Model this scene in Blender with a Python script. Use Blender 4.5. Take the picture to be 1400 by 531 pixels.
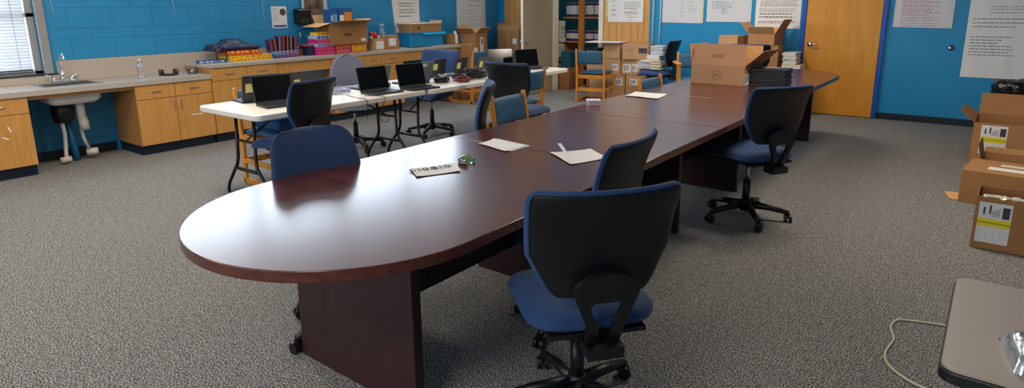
import bpy, bmesh, math, random
from mathutils import Vector, Matrix
PI = math.pi
D = math.radians
rnd = random.Random(7)
for o in list(bpy.data.objects): bpy.data.objects.remove(o)
scn = bpy.context.scene
COL = scn.collection

# ---------------------------------------------------------------- camera
cam = bpy.data.cameras.new('camera')
cam.sensor_width = 36.0; cam.sensor_fit = 'HORIZONTAL'
cam.lens = 856.8/1400*36.0
cam.shift_y = -(265.5-203.1)/1400
cam.clip_start = 0.05; cam.clip_end = 200
co = bpy.data.objects.new('camera', cam); COL.objects.link(co)
pitch, roll, yaw = .2249, -.0099, .6592
fw = Vector((0, math.cos(pitch), -math.sin(pitch))); up = Vector((0, math.sin(pitch), math.cos(pitch))); rt = Vector((1, 0, 0))
r2 = rt*math.cos(roll)+up*math.sin(roll); u2 = -rt*math.sin(roll)+up*math.cos(roll)
M = Matrix((r2, u2, -fw)).transposed()
co.matrix_world = Matrix.Translation((0, 0, 1.5)) @ Matrix.Rotation(yaw, 4, 'Z') @ M.to_4x4()
scn.camera = co

# ---------------------------------------------------------------- light
scn.view_settings.view_transform = 'Standard'
scn.view_settings.look = 'None'
scn.view_settings.exposure = 0.0
scn.view_settings.gamma = 1.0
w = bpy.data.worlds.new('sky'); scn.world = w; w.use_nodes = True
bg = w.node_tree.nodes['Background']; bg.inputs['Color'].default_value = (.80, .90, 1.0, 1); bg.inputs['Strength'].default_value = 1.6

def area(name, loc, rot, sx, sy, power, color):
    l = bpy.data.lights.new(name, 'AREA'); l.shape = 'RECTANGLE'; l.size = sx; l.size_y = sy; l.energy = power; l.color = color
    o = bpy.data.objects.new(name, l); COL.objects.link(o); o.location = loc; o.rotation_euler = rot
    return o
# daylight through the left wall windows; added fill from behind the camera
area('daylight_window_1', (-7.80, .42, 1.68), (0, D(-90), 0), 1.6, 3.3, 100, (.78, .88, 1.0))
area('daylight_clerestory', (-7.70, 5.6, 2.535), (0, D(-90), 0), .80, 5.3, 140, (.74, .86, 1.0))
area('fill_back', (-2.6, -3.5, 1.75), (D(90), 0, 0), 4.2, 1.5, 105, (.86, .93, 1.0))
# unseen ceiling lamps, added and placed to light the floor without table glare
ADDED_LAMPS = [(-5.0, 2.2), (-3.3, 7.4), (-.7, 5.0), (-.9, -1.2), (-5.2, -1.4)]

# ---------------------------------------------------------------- materials
def lin(c):
    return tuple(((x/255.0)/12.92 if x/255.0 <= .04045 else ((x/255.0+.055)/1.055)**2.4) for x in c)
def mat(name, rgb, rough=.6, metal=0.0, noise=0.0, nscale=8.0, bump=0.0, bscale=60.0, spec=.5, stretch=None, rgb2=None, coat=0.0, trans=0.0, sheen=0.0, detail=4.0):
    m = bpy.data.materials.new(name); m.use_nodes = True
    nt = m.node_tree; n = nt.nodes; p = n['Principled BSDF']
    c = lin(rgb)
    p.inputs['Base Color'].default_value = (*c, 1); p.inputs['Roughness'].default_value = rough; p.inputs['Metallic'].default_value = metal
    p.inputs['Specular IOR Level'].default_value = spec
    p.inputs['Coat Weight'].default_value = coat
    p.inputs['Transmission Weight'].default_value = trans
    p.inputs['Sheen Weight'].default_value = sheen
    tc = n.new('ShaderNodeTexCoord'); mp = n.new('ShaderNodeMapping'); nt.links.new(tc.outputs['Object'], mp.inputs['Vector'])
    if stretch: mp.inputs['Scale'].default_value = stretch
    if noise > 0 or rgb2:
        t = n.new('ShaderNodeTexNoise'); t.inputs['Scale'].default_value = nscale; t.inputs['Detail'].default_value = detail
        nt.links.new(mp.outputs['Vector'], t.inputs['Vector'])
        r = n.new('ShaderNodeValToRGB')
        r.color_ramp.elements[0].position = .32; r.color_ramp.elements[1].position = .68
        if rgb2: c2 = lin(rgb2); a = c
        else:
            a = tuple(x*(1-noise) for x in c); c2 = tuple(min(1, x*(1+noise)) for x in c)
        r.color_ramp.elements[0].color = (*a, 1); r.color_ramp.elements[1].color = (*c2, 1)
        nt.links.new(t.outputs['Fac'], r.inputs['Fac']); nt.links.new(r.outputs['Color'], p.inputs['Base Color'])
    if bump > 0:
        t2 = n.new('ShaderNodeTexNoise'); t2.inputs['Scale'].default_value = bscale; t2.inputs['Detail'].default_value = 3
        nt.links.new(mp.outputs['Vector'], t2.inputs['Vector'])
        b = n.new('ShaderNodeBump'); b.inputs['Strength'].default_value = bump; b.inputs['Distance'].default_value = .01
        nt.links.new(t2.outputs['Fac'], b.inputs['Height']); nt.links.new(b.outputs['Normal'], p.inputs['Normal'])
    return m

def brick_wall_mat():
    m = bpy.data.materials.new('painted_block_wall'); m.use_nodes = True; nt = m.node_tree; n = nt.nodes; p = n['Principled BSDF']
    geo = n.new('ShaderNodeNewGeometry'); sep = n.new('ShaderNodeSeparateXYZ'); nt.links.new(geo.outputs['Position'], sep.inputs[0])
    def mth(op, a, b=None, v=None):
        q = n.new('ShaderNodeMath'); q.operation = op
        nt.links.new(a, q.inputs[0]) if not isinstance(a, float) else setattr(q.inputs[0], 'default_value', a)
        if b is not None:
            if isinstance(b, float): q.inputs[1].default_value = b
            else: nt.links.new(b, q.inputs[1])
        return q.outputs[0]
    Yv, Zv = sep.outputs['Y'], sep.outputs['Z']
    # courses 0.2083 high measured from z = 1.3095 upwards and 1.2035 downwards (one half course between)
    upz = mth('SUBTRACT', Zv, 1.3095); dnz = mth('SUBTRACT', 1.2035, Zv)
    upm = mth('GREATER_THAN', upz, 0.0); dnm = mth('GREATER_THAN', dnz, 0.0)
    H = .2083
    def near(v, period):   # distance to nearest multiple
        a = mth('DIVIDE', v, period); f = mth('FRACT', a); g = mth('SUBTRACT', 1.0, f); mn = mth('MINIMUM', f, g); return mth('MULTIPLY', mn, period)
    dh_up = near(mth('MAXIMUM', upz, 0.0), H); dh_dn = near(mth('MAXIMUM', dnz, 0.0), H)
    dh_mid = mth('MINIMUM', mth('ABSOLUTE', upz), mth('ABSOLUTE', dnz))
    # choose
    s1 = mth('MULTIPLY', dh_up, upm); s2 = mth('MULTIPLY', dh_dn, dnm); mid = mth('SUBTRACT', mth('SUBTRACT', 1.0, upm), dnm)
    dh = mth('ADD', mth('ADD', s1, s2), mth('MULTIPLY', dh_mid, mid))
    # row parity for the running bond
    ru = mth('FLOOR', mth('DIVIDE', upz, H)); rd = mth('FLOOR', mth('DIVIDE', dnz, H))
    row = mth('ADD', mth('MULTIPLY', mth('ADD', ru, 1.0), upm), mth('MULTIPLY', mth('ADD', rd, 1.0), dnm))
    off = mth('MULTIPLY', mth('MODULO', row, 2.0), .204)
    yy = mth('ADD', mth('SUBTRACT', Yv, -1.50), off)
    dv = near(yy, .408)
    d = mth('MINIMUM', dh, dv)
    lineh = n.new('ShaderNodeMapRange'); lineh.inputs['From Min'].default_value = .002; lineh.inputs['From Max'].default_value = .008
    lineh.clamp = True; nt.links.new(d, lineh.inputs['Value'])
    nz = n.new('ShaderNodeTexNoise'); nz.inputs['Scale'].default_value = 3.0; nt.links.new(geo.outputs['Position'], nz.inputs['Vector'])
    ramp = n.new('ShaderNodeValToRGB'); ramp.color_ramp.elements[0].position = .3; ramp.color_ramp.elements[1].position = .7
    ramp.color_ramp.elements[0].color = (*lin((36, 134, 184)), 1); ramp.color_ramp.elements[1].color = (*lin((42, 142, 192)), 1)
    nt.links.new(nz.outputs['Fac'], ramp.inputs['Fac'])
    mix = n.new('ShaderNodeMixRGB'); mix.inputs['Color1'].default_value = (*lin((30, 122, 168)), 1)
    nt.links.new(ramp.outputs['Color'], mix.inputs['Color2']); nt.links.new(lineh.outputs['Result'], mix.inputs['Fac'])
    nt.links.new(mix.outputs['Color'], p.inputs['Base Color'])
    nz2 = n.new('ShaderNodeTexNoise'); nz2.inputs['Scale'].default_value = 70.0; nt.links.new(geo.outputs['Position'], nz2.inputs['Vector'])
    add = mth('ADD', lineh.outputs['Result'], mth('MULTIPLY', nz2.outputs['Fac'], .25))
    b = n.new('ShaderNodeBump'); b.inputs['Strength'].default_value = .3; b.inputs['Distance'].default_value = .004
    nt.links.new(add, b.inputs['Height']); nt.links.new(b.outputs['Normal'], p.inputs['Normal'])
    p.inputs['Roughness'].default_value = .45
    return m

def carpet_mat():
    m = bpy.data.materials.new('speckled_carpet'); m.use_nodes = True; nt = m.node_tree; n = nt.nodes; p = n['Principled BSDF']
    geo = n.new('ShaderNodeNewGeometry')
    t = n.new('ShaderNodeTexNoise'); t.inputs['Scale'].default_value = 150; t.inputs['Detail'].default_value = 3; nt.links.new(geo.outputs['Position'], t.inputs['Vector'])
    r = n.new('ShaderNodeValToRGB'); e = r.color_ramp.elements
    e[0].position = .40; e[0].color = (*lin((46, 48, 52)), 1); e[1].position = .60; e[1].color = (*lin((180, 177, 172)), 1)
    x = e.new(.5); x.color = (*lin((117, 116, 115)), 1)
    nt.links.new(t.outputs['Fac'], r.inputs['Fac'])
    t2 = n.new('ShaderNodeTexNoise'); t2.inputs['Scale'].default_value = 28; t2.inputs['Detail'].default_value = 3; nt.links.new(geo.outputs['Position'], t2.inputs['Vector'])
    mix = n.new('ShaderNodeMixRGB'); mix.blend_type = 'OVERLAY'; mix.inputs['Fac'].default_value = .45
    nt.links.new(r.outputs['Color'], mix.inputs['Color1']); nt.links.new(t2.outputs['Fac'], mix.inputs['Color2'])
    nt.links.new(mix.outputs['Color'], p.inputs['Base Color'])
    b = n.new('ShaderNodeBump'); b.inputs['Strength'].default_value = .7; b.inputs['Distance'].default_value = .006
    nt.links.new(t.outputs['Fac'], b.inputs['Height']); nt.links.new(b.outputs['Normal'], p.inputs['Normal'])
    p.inputs['Roughness'].default_value = .95; p.inputs['Specular IOR Level'].default_value = .1
    return m

def wood_mat(name, c1, c2, rough, axis='Z', scale=3.0, spec=.5, coat=0.0, ring=14.0, coatr=.2):
    m = bpy.data.materials.new(name); m.use_nodes = True; nt = m.node_tree; n = nt.nodes; p = n['Principled BSDF']
    geo = n.new('ShaderNodeNewGeometry'); mp = n.new('ShaderNodeMapping'); nt.links.new(geo.outputs['Position'], mp.inputs['Vector'])
    s = {'X': (1, ring, ring), 'Y': (ring, 1, ring), 'Z': (ring, ring, 1)}[axis]
    mp.inputs['Scale'].default_value = s
    t = n.new('ShaderNodeTexNoise'); t.inputs['Scale'].default_value = scale; t.inputs['Detail'].default_value = 6; t.inputs['Roughness'].default_value = .6
    nt.links.new(mp.outputs['Vector'], t.inputs['Vector'])
    r = n.new('ShaderNodeValToRGB'); e = r.color_ramp.elements
    e[0].position = .3; e[0].color = (*lin(c1), 1); e[1].position = .7; e[1].color = (*lin(c2), 1)
    nt.links.new(t.outputs['Fac'], r.inputs['Fac']); nt.links.new(r.outputs['Color'], p.inputs['Base Color'])
    p.inputs['Roughness'].default_value = rough; p.inputs['Specular IOR Level'].default_value = spec; p.inputs['Coat Weight'].default_value = coat; p.inputs['Coat Roughness'].default_value = coatr
    return m

BLOCK = brick_wall_mat(); CARPET = carpet_mat()
BLUEWALL = mat('blue_painted_plaster', (8, 134, 186), .5, noise=.04, nscale=3, bump=.15, bscale=90)
CEIL = mat('white_ceiling_tile', (225, 225, 220), .9, noise=.05, nscale=40, bump=.2)
NAVYBASE = mat('navy_vinyl_base', (14, 32, 50), .5)
MAHOG = wood_mat('mahogany_laminate', (66, 28, 23), (98, 48, 39), .21, 'X', 3.0, spec=.6, ring=16)
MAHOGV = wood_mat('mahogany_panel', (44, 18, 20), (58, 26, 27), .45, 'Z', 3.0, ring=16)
OAKV = wood_mat('maple_cabinet_front', (190, 132, 64), (210, 154, 84), .45, 'Z', 4.0, ring=12)
OAKSIDE = wood_mat('maple_cabinet_side', (160, 110, 60), (178, 126, 72), .5, 'Z', 4.0, ring=12)
DOORW = wood_mat('maple_veneer_door', (198, 130, 34), (216, 148, 48), .45, 'Z', 2.0, ring=6)
CHWOOD = wood_mat('oak_chair_frame', (196, 124, 40), (220, 150, 60), .4, 'Z', 5.0, ring=8)
PANELW = wood_mat('wood_wall_paneling', (190, 136, 70), (208, 156, 88), .5, 'Z', 3.0, ring=10)
PANELD = mat('paneling_groove', (120, 78, 36), .7)
LAM = mat('beige_laminate_worktop', (178, 168, 158), .35, noise=.04, nscale=60)
SPLASH = mat('beige_laminate_backsplash', (186, 172, 158), .4, noise=.03, nscale=60)
STEEL = mat('brushed_steel', (190, 192, 195), .25, metal=1.0)
CHROME = mat('chrome', (225, 228, 232), .08, metal=1.0)
WHITEP = mat('white_plastic', (226, 222, 214), .4)
PVC = mat('white_pvc_pipe', (214, 208, 200), .35)
BLK = mat('black_plastic', (15, 16, 20), .42, bump=.12, bscale=180)
BLKSH = mat('black_chair_shell', (11, 13, 18), .42, bump=.08, bscale=160)
BLKM = mat('black_powder_metal', (26, 25, 26), .4, metal=.2)
SCR = mat('laptop_screen_glass', (6, 7, 9), .12, spec=.5)
DGREY = mat('dark_grey_laptop_lid', (46, 48, 52), .45)
MGREY = mat('grey_laptop_lid', (112, 116, 120), .4)
KEYS = mat('laptop_keyboard', (24, 24, 26), .5)
FAB = mat('royal_blue_seat_fabric', (16, 56, 104), .8, noise=.12, nscale=300, bump=.25, bscale=450, sheen=.12)
FABN = mat('navy_blue_seat_fabric', (18, 50, 92), .8, noise=.12, nscale=300, bump=.25, bscale=450, sheen=.12)
FABG = mat('grey_blue_seat_fabric', (108, 110, 130), .85, noise=.1, nscale=220, bump=.3, bscale=300, sheen=.2)
TEAL = mat('slate_blue_vinyl', (46, 92, 124), .55, noise=.05, nscale=20)
WTAB = mat('white_moulded_tabletop', (232, 226, 216), .4, noise=.02, nscale=200, bump=.08, bscale=400)
CARD = mat('cardboard', (170, 122, 78), .8, noise=.05, nscale=6)
CARD2 = mat('pale_cardboard', (186, 144, 104), .8, noise=.06, nscale=6)
CARDI = mat('cardboard_inner_face', (206, 158, 104), .8, noise=.04, nscale=6)
CARDB = mat('brown_cardboard', (164, 116, 70), .8, noise=.06, nscale=6)
TAPE = mat('packing_tape', (190, 154, 108), .25, spec=.6)
PAPER = mat('white_paper', (226, 224, 222), .8)
PAPERG = mat('pale_chart_paper', (206, 208, 214), .8)
PAPERY = mat('yellow_edged_paper', (216, 212, 150), .8)
INKK = mat('black_ink', (60, 62, 70), .7)
INKR = mat('red_ink', (180, 90, 90), .7)
INKB = mat('blue_ink', (90, 120, 176), .7)
INKG = mat('green_ink', (100, 150, 130), .7)
YEL = mat('yellow_sticky_paper', (222, 210, 130), .7)
YELB = mat('yellow_band', (232, 214, 20), .6)
PBROWN = mat('mark_brown', (96, 70, 48), .8)
RED = mat('red_card', (196, 40, 34), .5); ORA = mat('orange_card', (226, 130, 20), .5); YBOX = mat('yellow_card', (236, 196, 26), .5)
BLU = mat('blue_card', (24, 84, 150), .5); LBLU = mat('light_blue_card', (84, 158, 204), .5); MAG = mat('magenta_card', (196, 34, 120), .5)
LAV = mat('lavender_card', (176, 180, 214), .5); PNK = mat('pink_card', (222, 70, 110), .5); PUR = mat('purple_card', (70, 40, 96), .6)
MAROON = mat('maroon_card', (92, 30, 44), .6); TANB = mat('tan_card', (188, 152, 100), .7)
CYAN = mat('cyan_plastic', (10, 140, 196), .35)
GREYM = mat('grey_metal', (120, 120, 112), .5, metal=.1)
BEIGED = mat('beige_painted_door', (164, 150, 130), .5, noise=.03, nscale=3)
CREAM = mat('cream_paint', (226, 216, 196), .5)
FRAMEG = mat('grey_window_frame', (150, 146, 142), .5)
BLIND = bpy.data.materials.new('white_blind_slat'); BLIND.use_nodes = True
_n = BLIND.node_tree; _n.nodes.remove(_n.nodes['Principled BSDF']); _a = _n.nodes.new('ShaderNodeBsdfDiffuse'); _a.inputs['Color'].default_value = (.8, .82, .85, 1); _g = _n.nodes.new('ShaderNodeBsdfTranslucent'); _g.inputs['Color'].default_value = (.8, .84, .9, 1)
_m = _n.nodes.new('ShaderNodeMixShader'); _m.inputs[0].default_value = .35; _n.links.new(_a.outputs[0], _m.inputs[1]); _n.links.new(_g.outputs[0], _m.inputs[2]); _n.links.new(_m.outputs[0], _n.nodes['Material Output'].inputs['Surface'])
TRIMB = mat('royal_blue_trim', (0, 78, 178), .45)
COND = mat('pale_blue_conduit', (176, 212, 234), .5)
DTEAL = mat('dark_teal_paint', (10, 84, 104), .6)
FOIL = mat('silver_foil_bag', (176, 184, 192), .22, metal=.75, bump=.5, bscale=14)
BAGB = mat('black_bin_bag', (10, 10, 12), .18, bump=.6, bscale=30)
CORD = mat('cream_extension_cord', (196, 190, 160), .5)
DESKT = mat('grey_speckle_laminate', (158, 146, 138), .45, noise=.07, nscale=260)
CLEAR = mat('clear_plastic', (240, 244, 248), .03, trans=.97, spec=.5)
GLASS = bpy.data.materials.new('window_glass'); GLASS.use_nodes = True
_n = GLASS.node_tree; _n.nodes.remove(_n.nodes['Principled BSDF']); _a = _n.nodes.new('ShaderNodeBsdfTransparent'); _g = _n.nodes.new('ShaderNodeBsdfGlossy'); _g.inputs['Roughness'].default_value = .02
_m = _n.nodes.new('ShaderNodeMixShader'); _m.inputs[0].default_value = .06; _n.links.new(_a.outputs[0], _m.inputs[1]); _n.links.new(_g.outputs[0], _m.inputs[2]); _n.links.new(_m.outputs[0], _n.nodes['Material Output'].inputs['Surface'])
PINKP = mat('pink_plastic_tub', (226, 196, 208), .3, trans=.3)
GREENF = mat('green_leaf', (90, 140, 60), .5)
BLUEPIPE = mat('blue_painted_pipe', (16, 110, 158), .4)
REDC = mat('dark_red_cable', (108, 30, 30), .4)
MAGZ = mat('magazine_paper', (190, 198, 196), .7); MAGY = mat('cream_magazine_paper', (214, 204, 180), .7)

# ---------------------------------------------------------------- mesh helper
class MB:
    def __init__(s): s.v = []; s.f = []; s.m = []
    def add(s, vs, fs, mi=0, T=None):
        k = len(s.v)
        s.v += [tuple(T @ Vector(p)) if T else tuple(p) for p in vs]
        s.f += [tuple(k+i for i in f) for f in fs]; s.m += [mi]*len(fs); return s
    def box(s, c, d, rz=0, mi=0, rx=0, ry=0):
        T = Matrix.Translation(c) @ Matrix.Rotation(rz, 4, 'Z') @ Matrix.Rotation(ry, 4, 'Y') @ Matrix.Rotation(rx, 4, 'X')
        x, y, z = d[0]/2, d[1]/2, d[2]/2
        vs = [(-x, -y, -z), (x, -y, -z), (x, y, -z), (-x, y, -z), (-x, -y, z), (x, -y, z), (x, y, z), (-x, y, z)]
        return s.add(vs, [(0, 3, 2, 1), (4, 5, 6, 7), (0, 1, 5, 4), (1, 2, 6, 5), (2, 3, 7, 6), (3, 0, 4, 7)], mi, T)
    def bb(s, x0, x1, y0, y1, z0, z1, mi=0): return s.box(((x0+x1)/2, (y0+y1)/2, (z0+z1)/2), (abs(x1-x0), abs(y1-y0), abs(z1-z0)), mi=mi)
    def tube(s, pts, r, seg=10, mi=0, closed=False):
        pts = [Vector(p) for p in pts]; n = len(pts); rs = r if isinstance(r, (list, tuple)) else [r]*n
        vs = []; up = None
        for i, p in enumerate(pts):
            d = (pts[min(i+1, n-1)]-pts[max(i-1, 0)]).normalized()
            if up is None: up = Vector((0, 0, 1)) if abs(d.z) < .9 else Vector((1, 0, 0))
            a = d.cross(up)
            if a.length < 1e-4: a = d.cross(Vector((0, 1, 0)))
            a.normalize(); b = a.cross(d).normalized(); up = b
            vs += [p+(a*math.cos(2*PI*k/seg)+b*math.sin(2*PI*k/seg))*rs[i] for k in range(seg)]
        fs = [(i*seg+k, i*seg+(k+1) % seg, (i+1)*seg+(k+1) % seg, (i+1)*seg+k) for i in range(n-1) for k in range(seg)]
        fs += [tuple(range(seg))[::-1], tuple((n-1)*seg+k for k in range(seg))]
        return s.add(vs, fs, mi)
    def cyl(s, a, b, r, r2=None, seg=20, mi=0): return s.tube([a, b], [r, r if r2 is None else r2], seg, mi)
    def lathe(s, prof, c=(0, 0, 0), seg=24, mi=0, T=None):
        vs = []; n = len(prof)
        for r, z in prof: vs += [(c[0]+r*math.cos(2*PI*k/seg), c[1]+r*math.sin(2*PI*k/seg), c[2]+z) for k in range(seg)]
        fs = [(i*seg+k, i*seg+(k+1) % seg, (i+1)*seg+(k+1) % seg, (i+1)*seg+k) for i in range(n-1) for k in range(seg)]
        fs += [tuple(range(seg))[::-1], tuple((n-1)*seg+k for k in range(seg))]
        return s.add(vs, fs, mi, T)
    def prism(s, ol, z0, z1, mi=0, T=None):
        n = len(ol); vs = [(x, y, z0) for x, y in ol]+[(x, y, z1) for x, y in ol]
        fs = [tuple(range(n))[::-1], tuple(range(n, 2*n))]+[(i, (i+1) % n, n+(i+1) % n, n+i) for i in range(n)]
        return s.add(vs, fs, mi, T)
    def quad(s, a, b, c, d, mi=0): return s.add([a, b, c, d], [(0, 1, 2, 3)], mi)
    def build(s, name, mats, parent=None, bevel=0, smooth=False, seg=2, loc=None, rot=None):
        me = bpy.data.meshes.new(name); me.from_pydata(s.v, [], s.f)
        if not isinstance(mats, (list, tuple)): mats = [mats]
        for q in mats: me.materials.append(q)
        for i, p in enumerate(me.polygons): p.material_index = s.m[i]
        b = bmesh.new(); b.from_mesh(me); bmesh.ops.recalc_face_normals(b, faces=b.faces); b.to_mesh(me); b.free()
        if smooth:
            for p in me.polygons: p.use_smooth = True
        o = bpy.data.objects.new(name, me); COL.objects.link(o)
        if parent: o.parent = parent
        if loc: o.location = loc
        if rot: o.rotation_euler = rot
        if bevel:
            md = o.modifiers.new('bevel', 'BEVEL'); md.width = bevel; md.segments = seg; md.limit_method = 'ANGLE'; md.angle_limit = D(40)
            md.harden_normals = False
        return o
def smooth_angle(o, a=40):
    me = o.data
    for p in me.polygons: p.use_smooth = True
    b = bmesh.new(); b.from_mesh(me)
    for e in b.edges:
        if len(e.link_faces) == 2 and e.calc_face_angle(0) > D(a): e.smooth = False
    b.to_mesh(me); b.free(); return o
def tag(o, label, cat, group=None, kind=None):
    if label: o['label'] = label
    if cat: o['category'] = cat
    if group: o['group'] = group
    if kind: o['kind'] = kind
    return o
def thing(name, label, cat, loc=(0, 0, 0), rz=0, group=None):
    o = bpy.data.objects.new(name, None); COL.objects.link(o); o.location = loc; o.rotation_euler = (0, 0, rz); o.empty_display_size = .1
    return tag(o, label, cat, group)
def struct(o): o['kind'] = 'structure'; return o
def kids(o): return [c for c in bpy.data.objects if c.parent == o]
def copy_tree(o, par=None):
    c = o.copy(); COL.objects.link(c)
    if par: c.parent = par
    for ch in kids(o): copy_tree(ch, c)
    return c
def dup(root, label, loc, rz, group=None):
    c = copy_tree(root); c.location = loc; c.rotation_euler = (0, 0, rz); c['label'] = label
    if group: c['group'] = group
    return c
def rrect(w, h, r, n=5, cx=0, cy=0):
    out = []
    for sx, sy, a0 in ((1, 1, 0), (-1, 1, 90), (-1, -1, 180), (1, -1, 270)):
        for k in range(n+1):
            a = D(a0+90*k/n); out.append((cx+sx*(w/2-r)+r*math.cos(a), cy+sy*(h/2-r)+r*math.sin(a)))
    return out
def text_mesh(name, body, size, m, parent, loc, rot, extrude=.0006, align='CENTER'):
    cu = bpy.data.curves.new(name, 'FONT'); cu.body = body; cu.size = size; cu.extrude = extrude; cu.align_x = align; cu.align_y = 'CENTER'
    t = bpy.data.objects.new('tmp', cu); COL.objects.link(t)
    bpy.context.view_layer.update()
    me = bpy.data.meshes.new_from_object(t.evaluated_get(bpy.context.evaluated_depsgraph_get()))
    bpy.data.objects.remove(t)
    me.materials.clear(); me.materials.append(m)
    o = bpy.data.objects.new(name, me); COL.objects.link(o); o.parent = parent; o.location = loc; o.rotation_euler = rot
    return o

# ================================================================ ROOM
XL, YB, XR, YF, ZC = -7.52, 9.35, 3.6, -3.4, 3.05
WX = XL-.20
struct(MB().bb(WX, XR+.2, YF-.2, 11.3, -.1, 0).build('floor', CARPET))
struct(MB().bb(WX, XR+.2, YF-.2, 11.3, ZC, ZC+.1).build('ceiling', CEIL))
# left wall, with the blind window and the high strip windows left open
WY0, WY1, WZ0, WZ1 = -1.30, 2.12, .875, 2.45
CY0, CY1, CZ0, CZ1 = 2.9, 8.3, 2.12, 2.95
b = MB()
b.bb(WX, XL, YF-.2, 11.3, 0, WZ0); b.bb(WX, XL, YF-.2, WY0, WZ0, ZC); b.bb(WX, XL, WY0, WY1, WZ1, ZC)
b.bb(WX, XL, WY1, CY0, WZ0, ZC); b.bb(WX, XL, CY0, CY1, WZ0, CZ0); b.bb(WX, XL, CY0, CY1, CZ1, ZC); b.bb(WX, XL, CY1, 11.3, WZ0, ZC)
struct(b.build('wall_left', BLOCK))
# back wall: blue, with the closet opening, the paneling piece is a trim of its own
CX0, CX1 = -6.30, -5.37
b = MB()
b.bb(XL, CX0, YB, YB+.12, 0, ZC); b.bb(CX0, CX1, YB, YB+.12, 2.12, ZC); b.bb(CX1, XR, YB, YB+.12, 0, ZC)
struct(b.build('wall_back', BLUEWALL))
struct(MB().bb(XR, XR+.2, YF, 11.3, 0, ZC).build('wall_right', BLUEWALL))
b = MB(); b.bb(XL, -4.7, YF-.2, YF, 0, ZC); b.bb(-.5, XR, YF-.2, YF, 0, ZC); b.bb(-4.7, -.5, YF-.2, YF, 0, 1.0); b.bb(-4.7, -.5, YF-.2, YF, 2.5, ZC)
struct(b.build('wall_front', BLUEWALL))
b = MB(); b.bb(-7.1, -4.9, 11.0, 11.1, 0, ZC); b.bb(-7.15, -7.05, YB+.12, 11.1, 0, ZC); b.bb(-4.95, -4.85, YB+.12, 11.1, 0, ZC)
struct(b.build('wall_closet', DTEAL))
# wood paneling on the back wall
def paneling(name, x0, x1):
    b = MB(); b.bb(x0, x1, YB-.012, YB-.001, 0, ZC, 0)
    x = x0
    ws = [.10, .145, .10, .16, .12]
    i = 0
    while x+ws[i % 5] < x1-.02:
        x += ws[i % 5]; i += 1
        b.bb(x-.0025, x+.0025, YB-.0135, YB-.0118, 0, ZC, 1)
    return struct(b.build(name, [PANELW, PANELD]))
paneling('trim_1', -5.28, -4.46); paneling('trim_2', -7.38, -6.38)
struct(MB().bb(CX1, -5.29, YB-.03, YB+.14, 0, ZC).bb(CX0+.0005, CX0+.02, YB-.02, YB+.14, 0, 2.1).bb(CX0-.09, -5.29, YB-.03, YB+.14, 2.1, 2.2).build('trim_3', CREAM, bevel=.003))
# baseboards
struct(MB().bb(-1.19, XR, YB-.012, YB-.0005, 0, .085).build('baseboard_back', NAVYBASE, bevel=.003))
struct(MB().bb(-4.2, -2.2, YB-.012, YB-.0005, 0, .085).build('baseboard_center', NAVYBASE, bevel=.003))
struct(MB().bb(XL+.0005, XL+.012, 1.79, 2.65, 0, .1).build('baseboard_left', NAVYBASE, bevel=.003))
# conduits on the back wall
b = MB()
for x in (-4.395, -4.275): b.tube([(x, YB-.014, .5), (x, YB-.014, ZC)], .0135, 10)
struct(b.build('trim_4', COND, smooth=True))
# door in the back wall
d = MB().bb(-2.14, -1.245, YB-.03, YB-.005, .008, 2.1).build('door_1', DOORW, bevel=.003); struct(d)
b = MB(); b.cyl((-2.07, YB-.032, .945), (-2.07, YB-.042, .945), .032, seg=24); b.cyl((-2.07, YB-.04, .945), (-2.07, YB-.08, .945), .011)
b.tube([(-2.085, YB-.08, .945), (-2.05, YB-.083, .946), (-1.98, YB-.08, .943), (-1.965, YB-.07, .942)], [.012, .011, .009, .008], 12)
b.build('door_handle', CHROME, d, smooth=True)
b = MB()
for z in (.35, 1.1, 1.85): b.bb(-1.246, -1.232, YB-.036, YB-.004, z-.05, z+.05)
b.build('hinge', TRIMB, d)
b = MB(); b.bb(-2.20, -2.145, YB-.035, YB-.0006, 0, 2.16); b.bb(-1.24, -1.19, YB-.035, YB-.0006, 0, 2.16); b.bb(-2.2, -1.19, YB-.035, YB-.0006, 2.105, 2.16)
struct(b.build('trim_5', TRIMB, bevel=.003))
# open closet door, standing square to the back wall
d = MB().bb(-6.335, -6.295, 8.46, 9.33, .012, 2.1, 0).build('door_2', [BEIGED]); struct(d)
MB().bb(-6.337, -6.293, 8.452, 8.4599, .012, 2.1).build('edge_strip', CREAM, d)
for s in (-1, 1):
    x = -6.315+s*.02
    T = Matrix.Translation((x, 8.53, .905)) @ Matrix.Rotation(D(90*s), 4, 'Y')
    MB().lathe([(.03, 0), (.03, .006), (.011, .01), (.011, .035), (.022, .042), (.027, .055), (.02, .066), (.0, .068)], seg=20, T=T).build('door_knob', STEEL, d, smooth=True)
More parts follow.
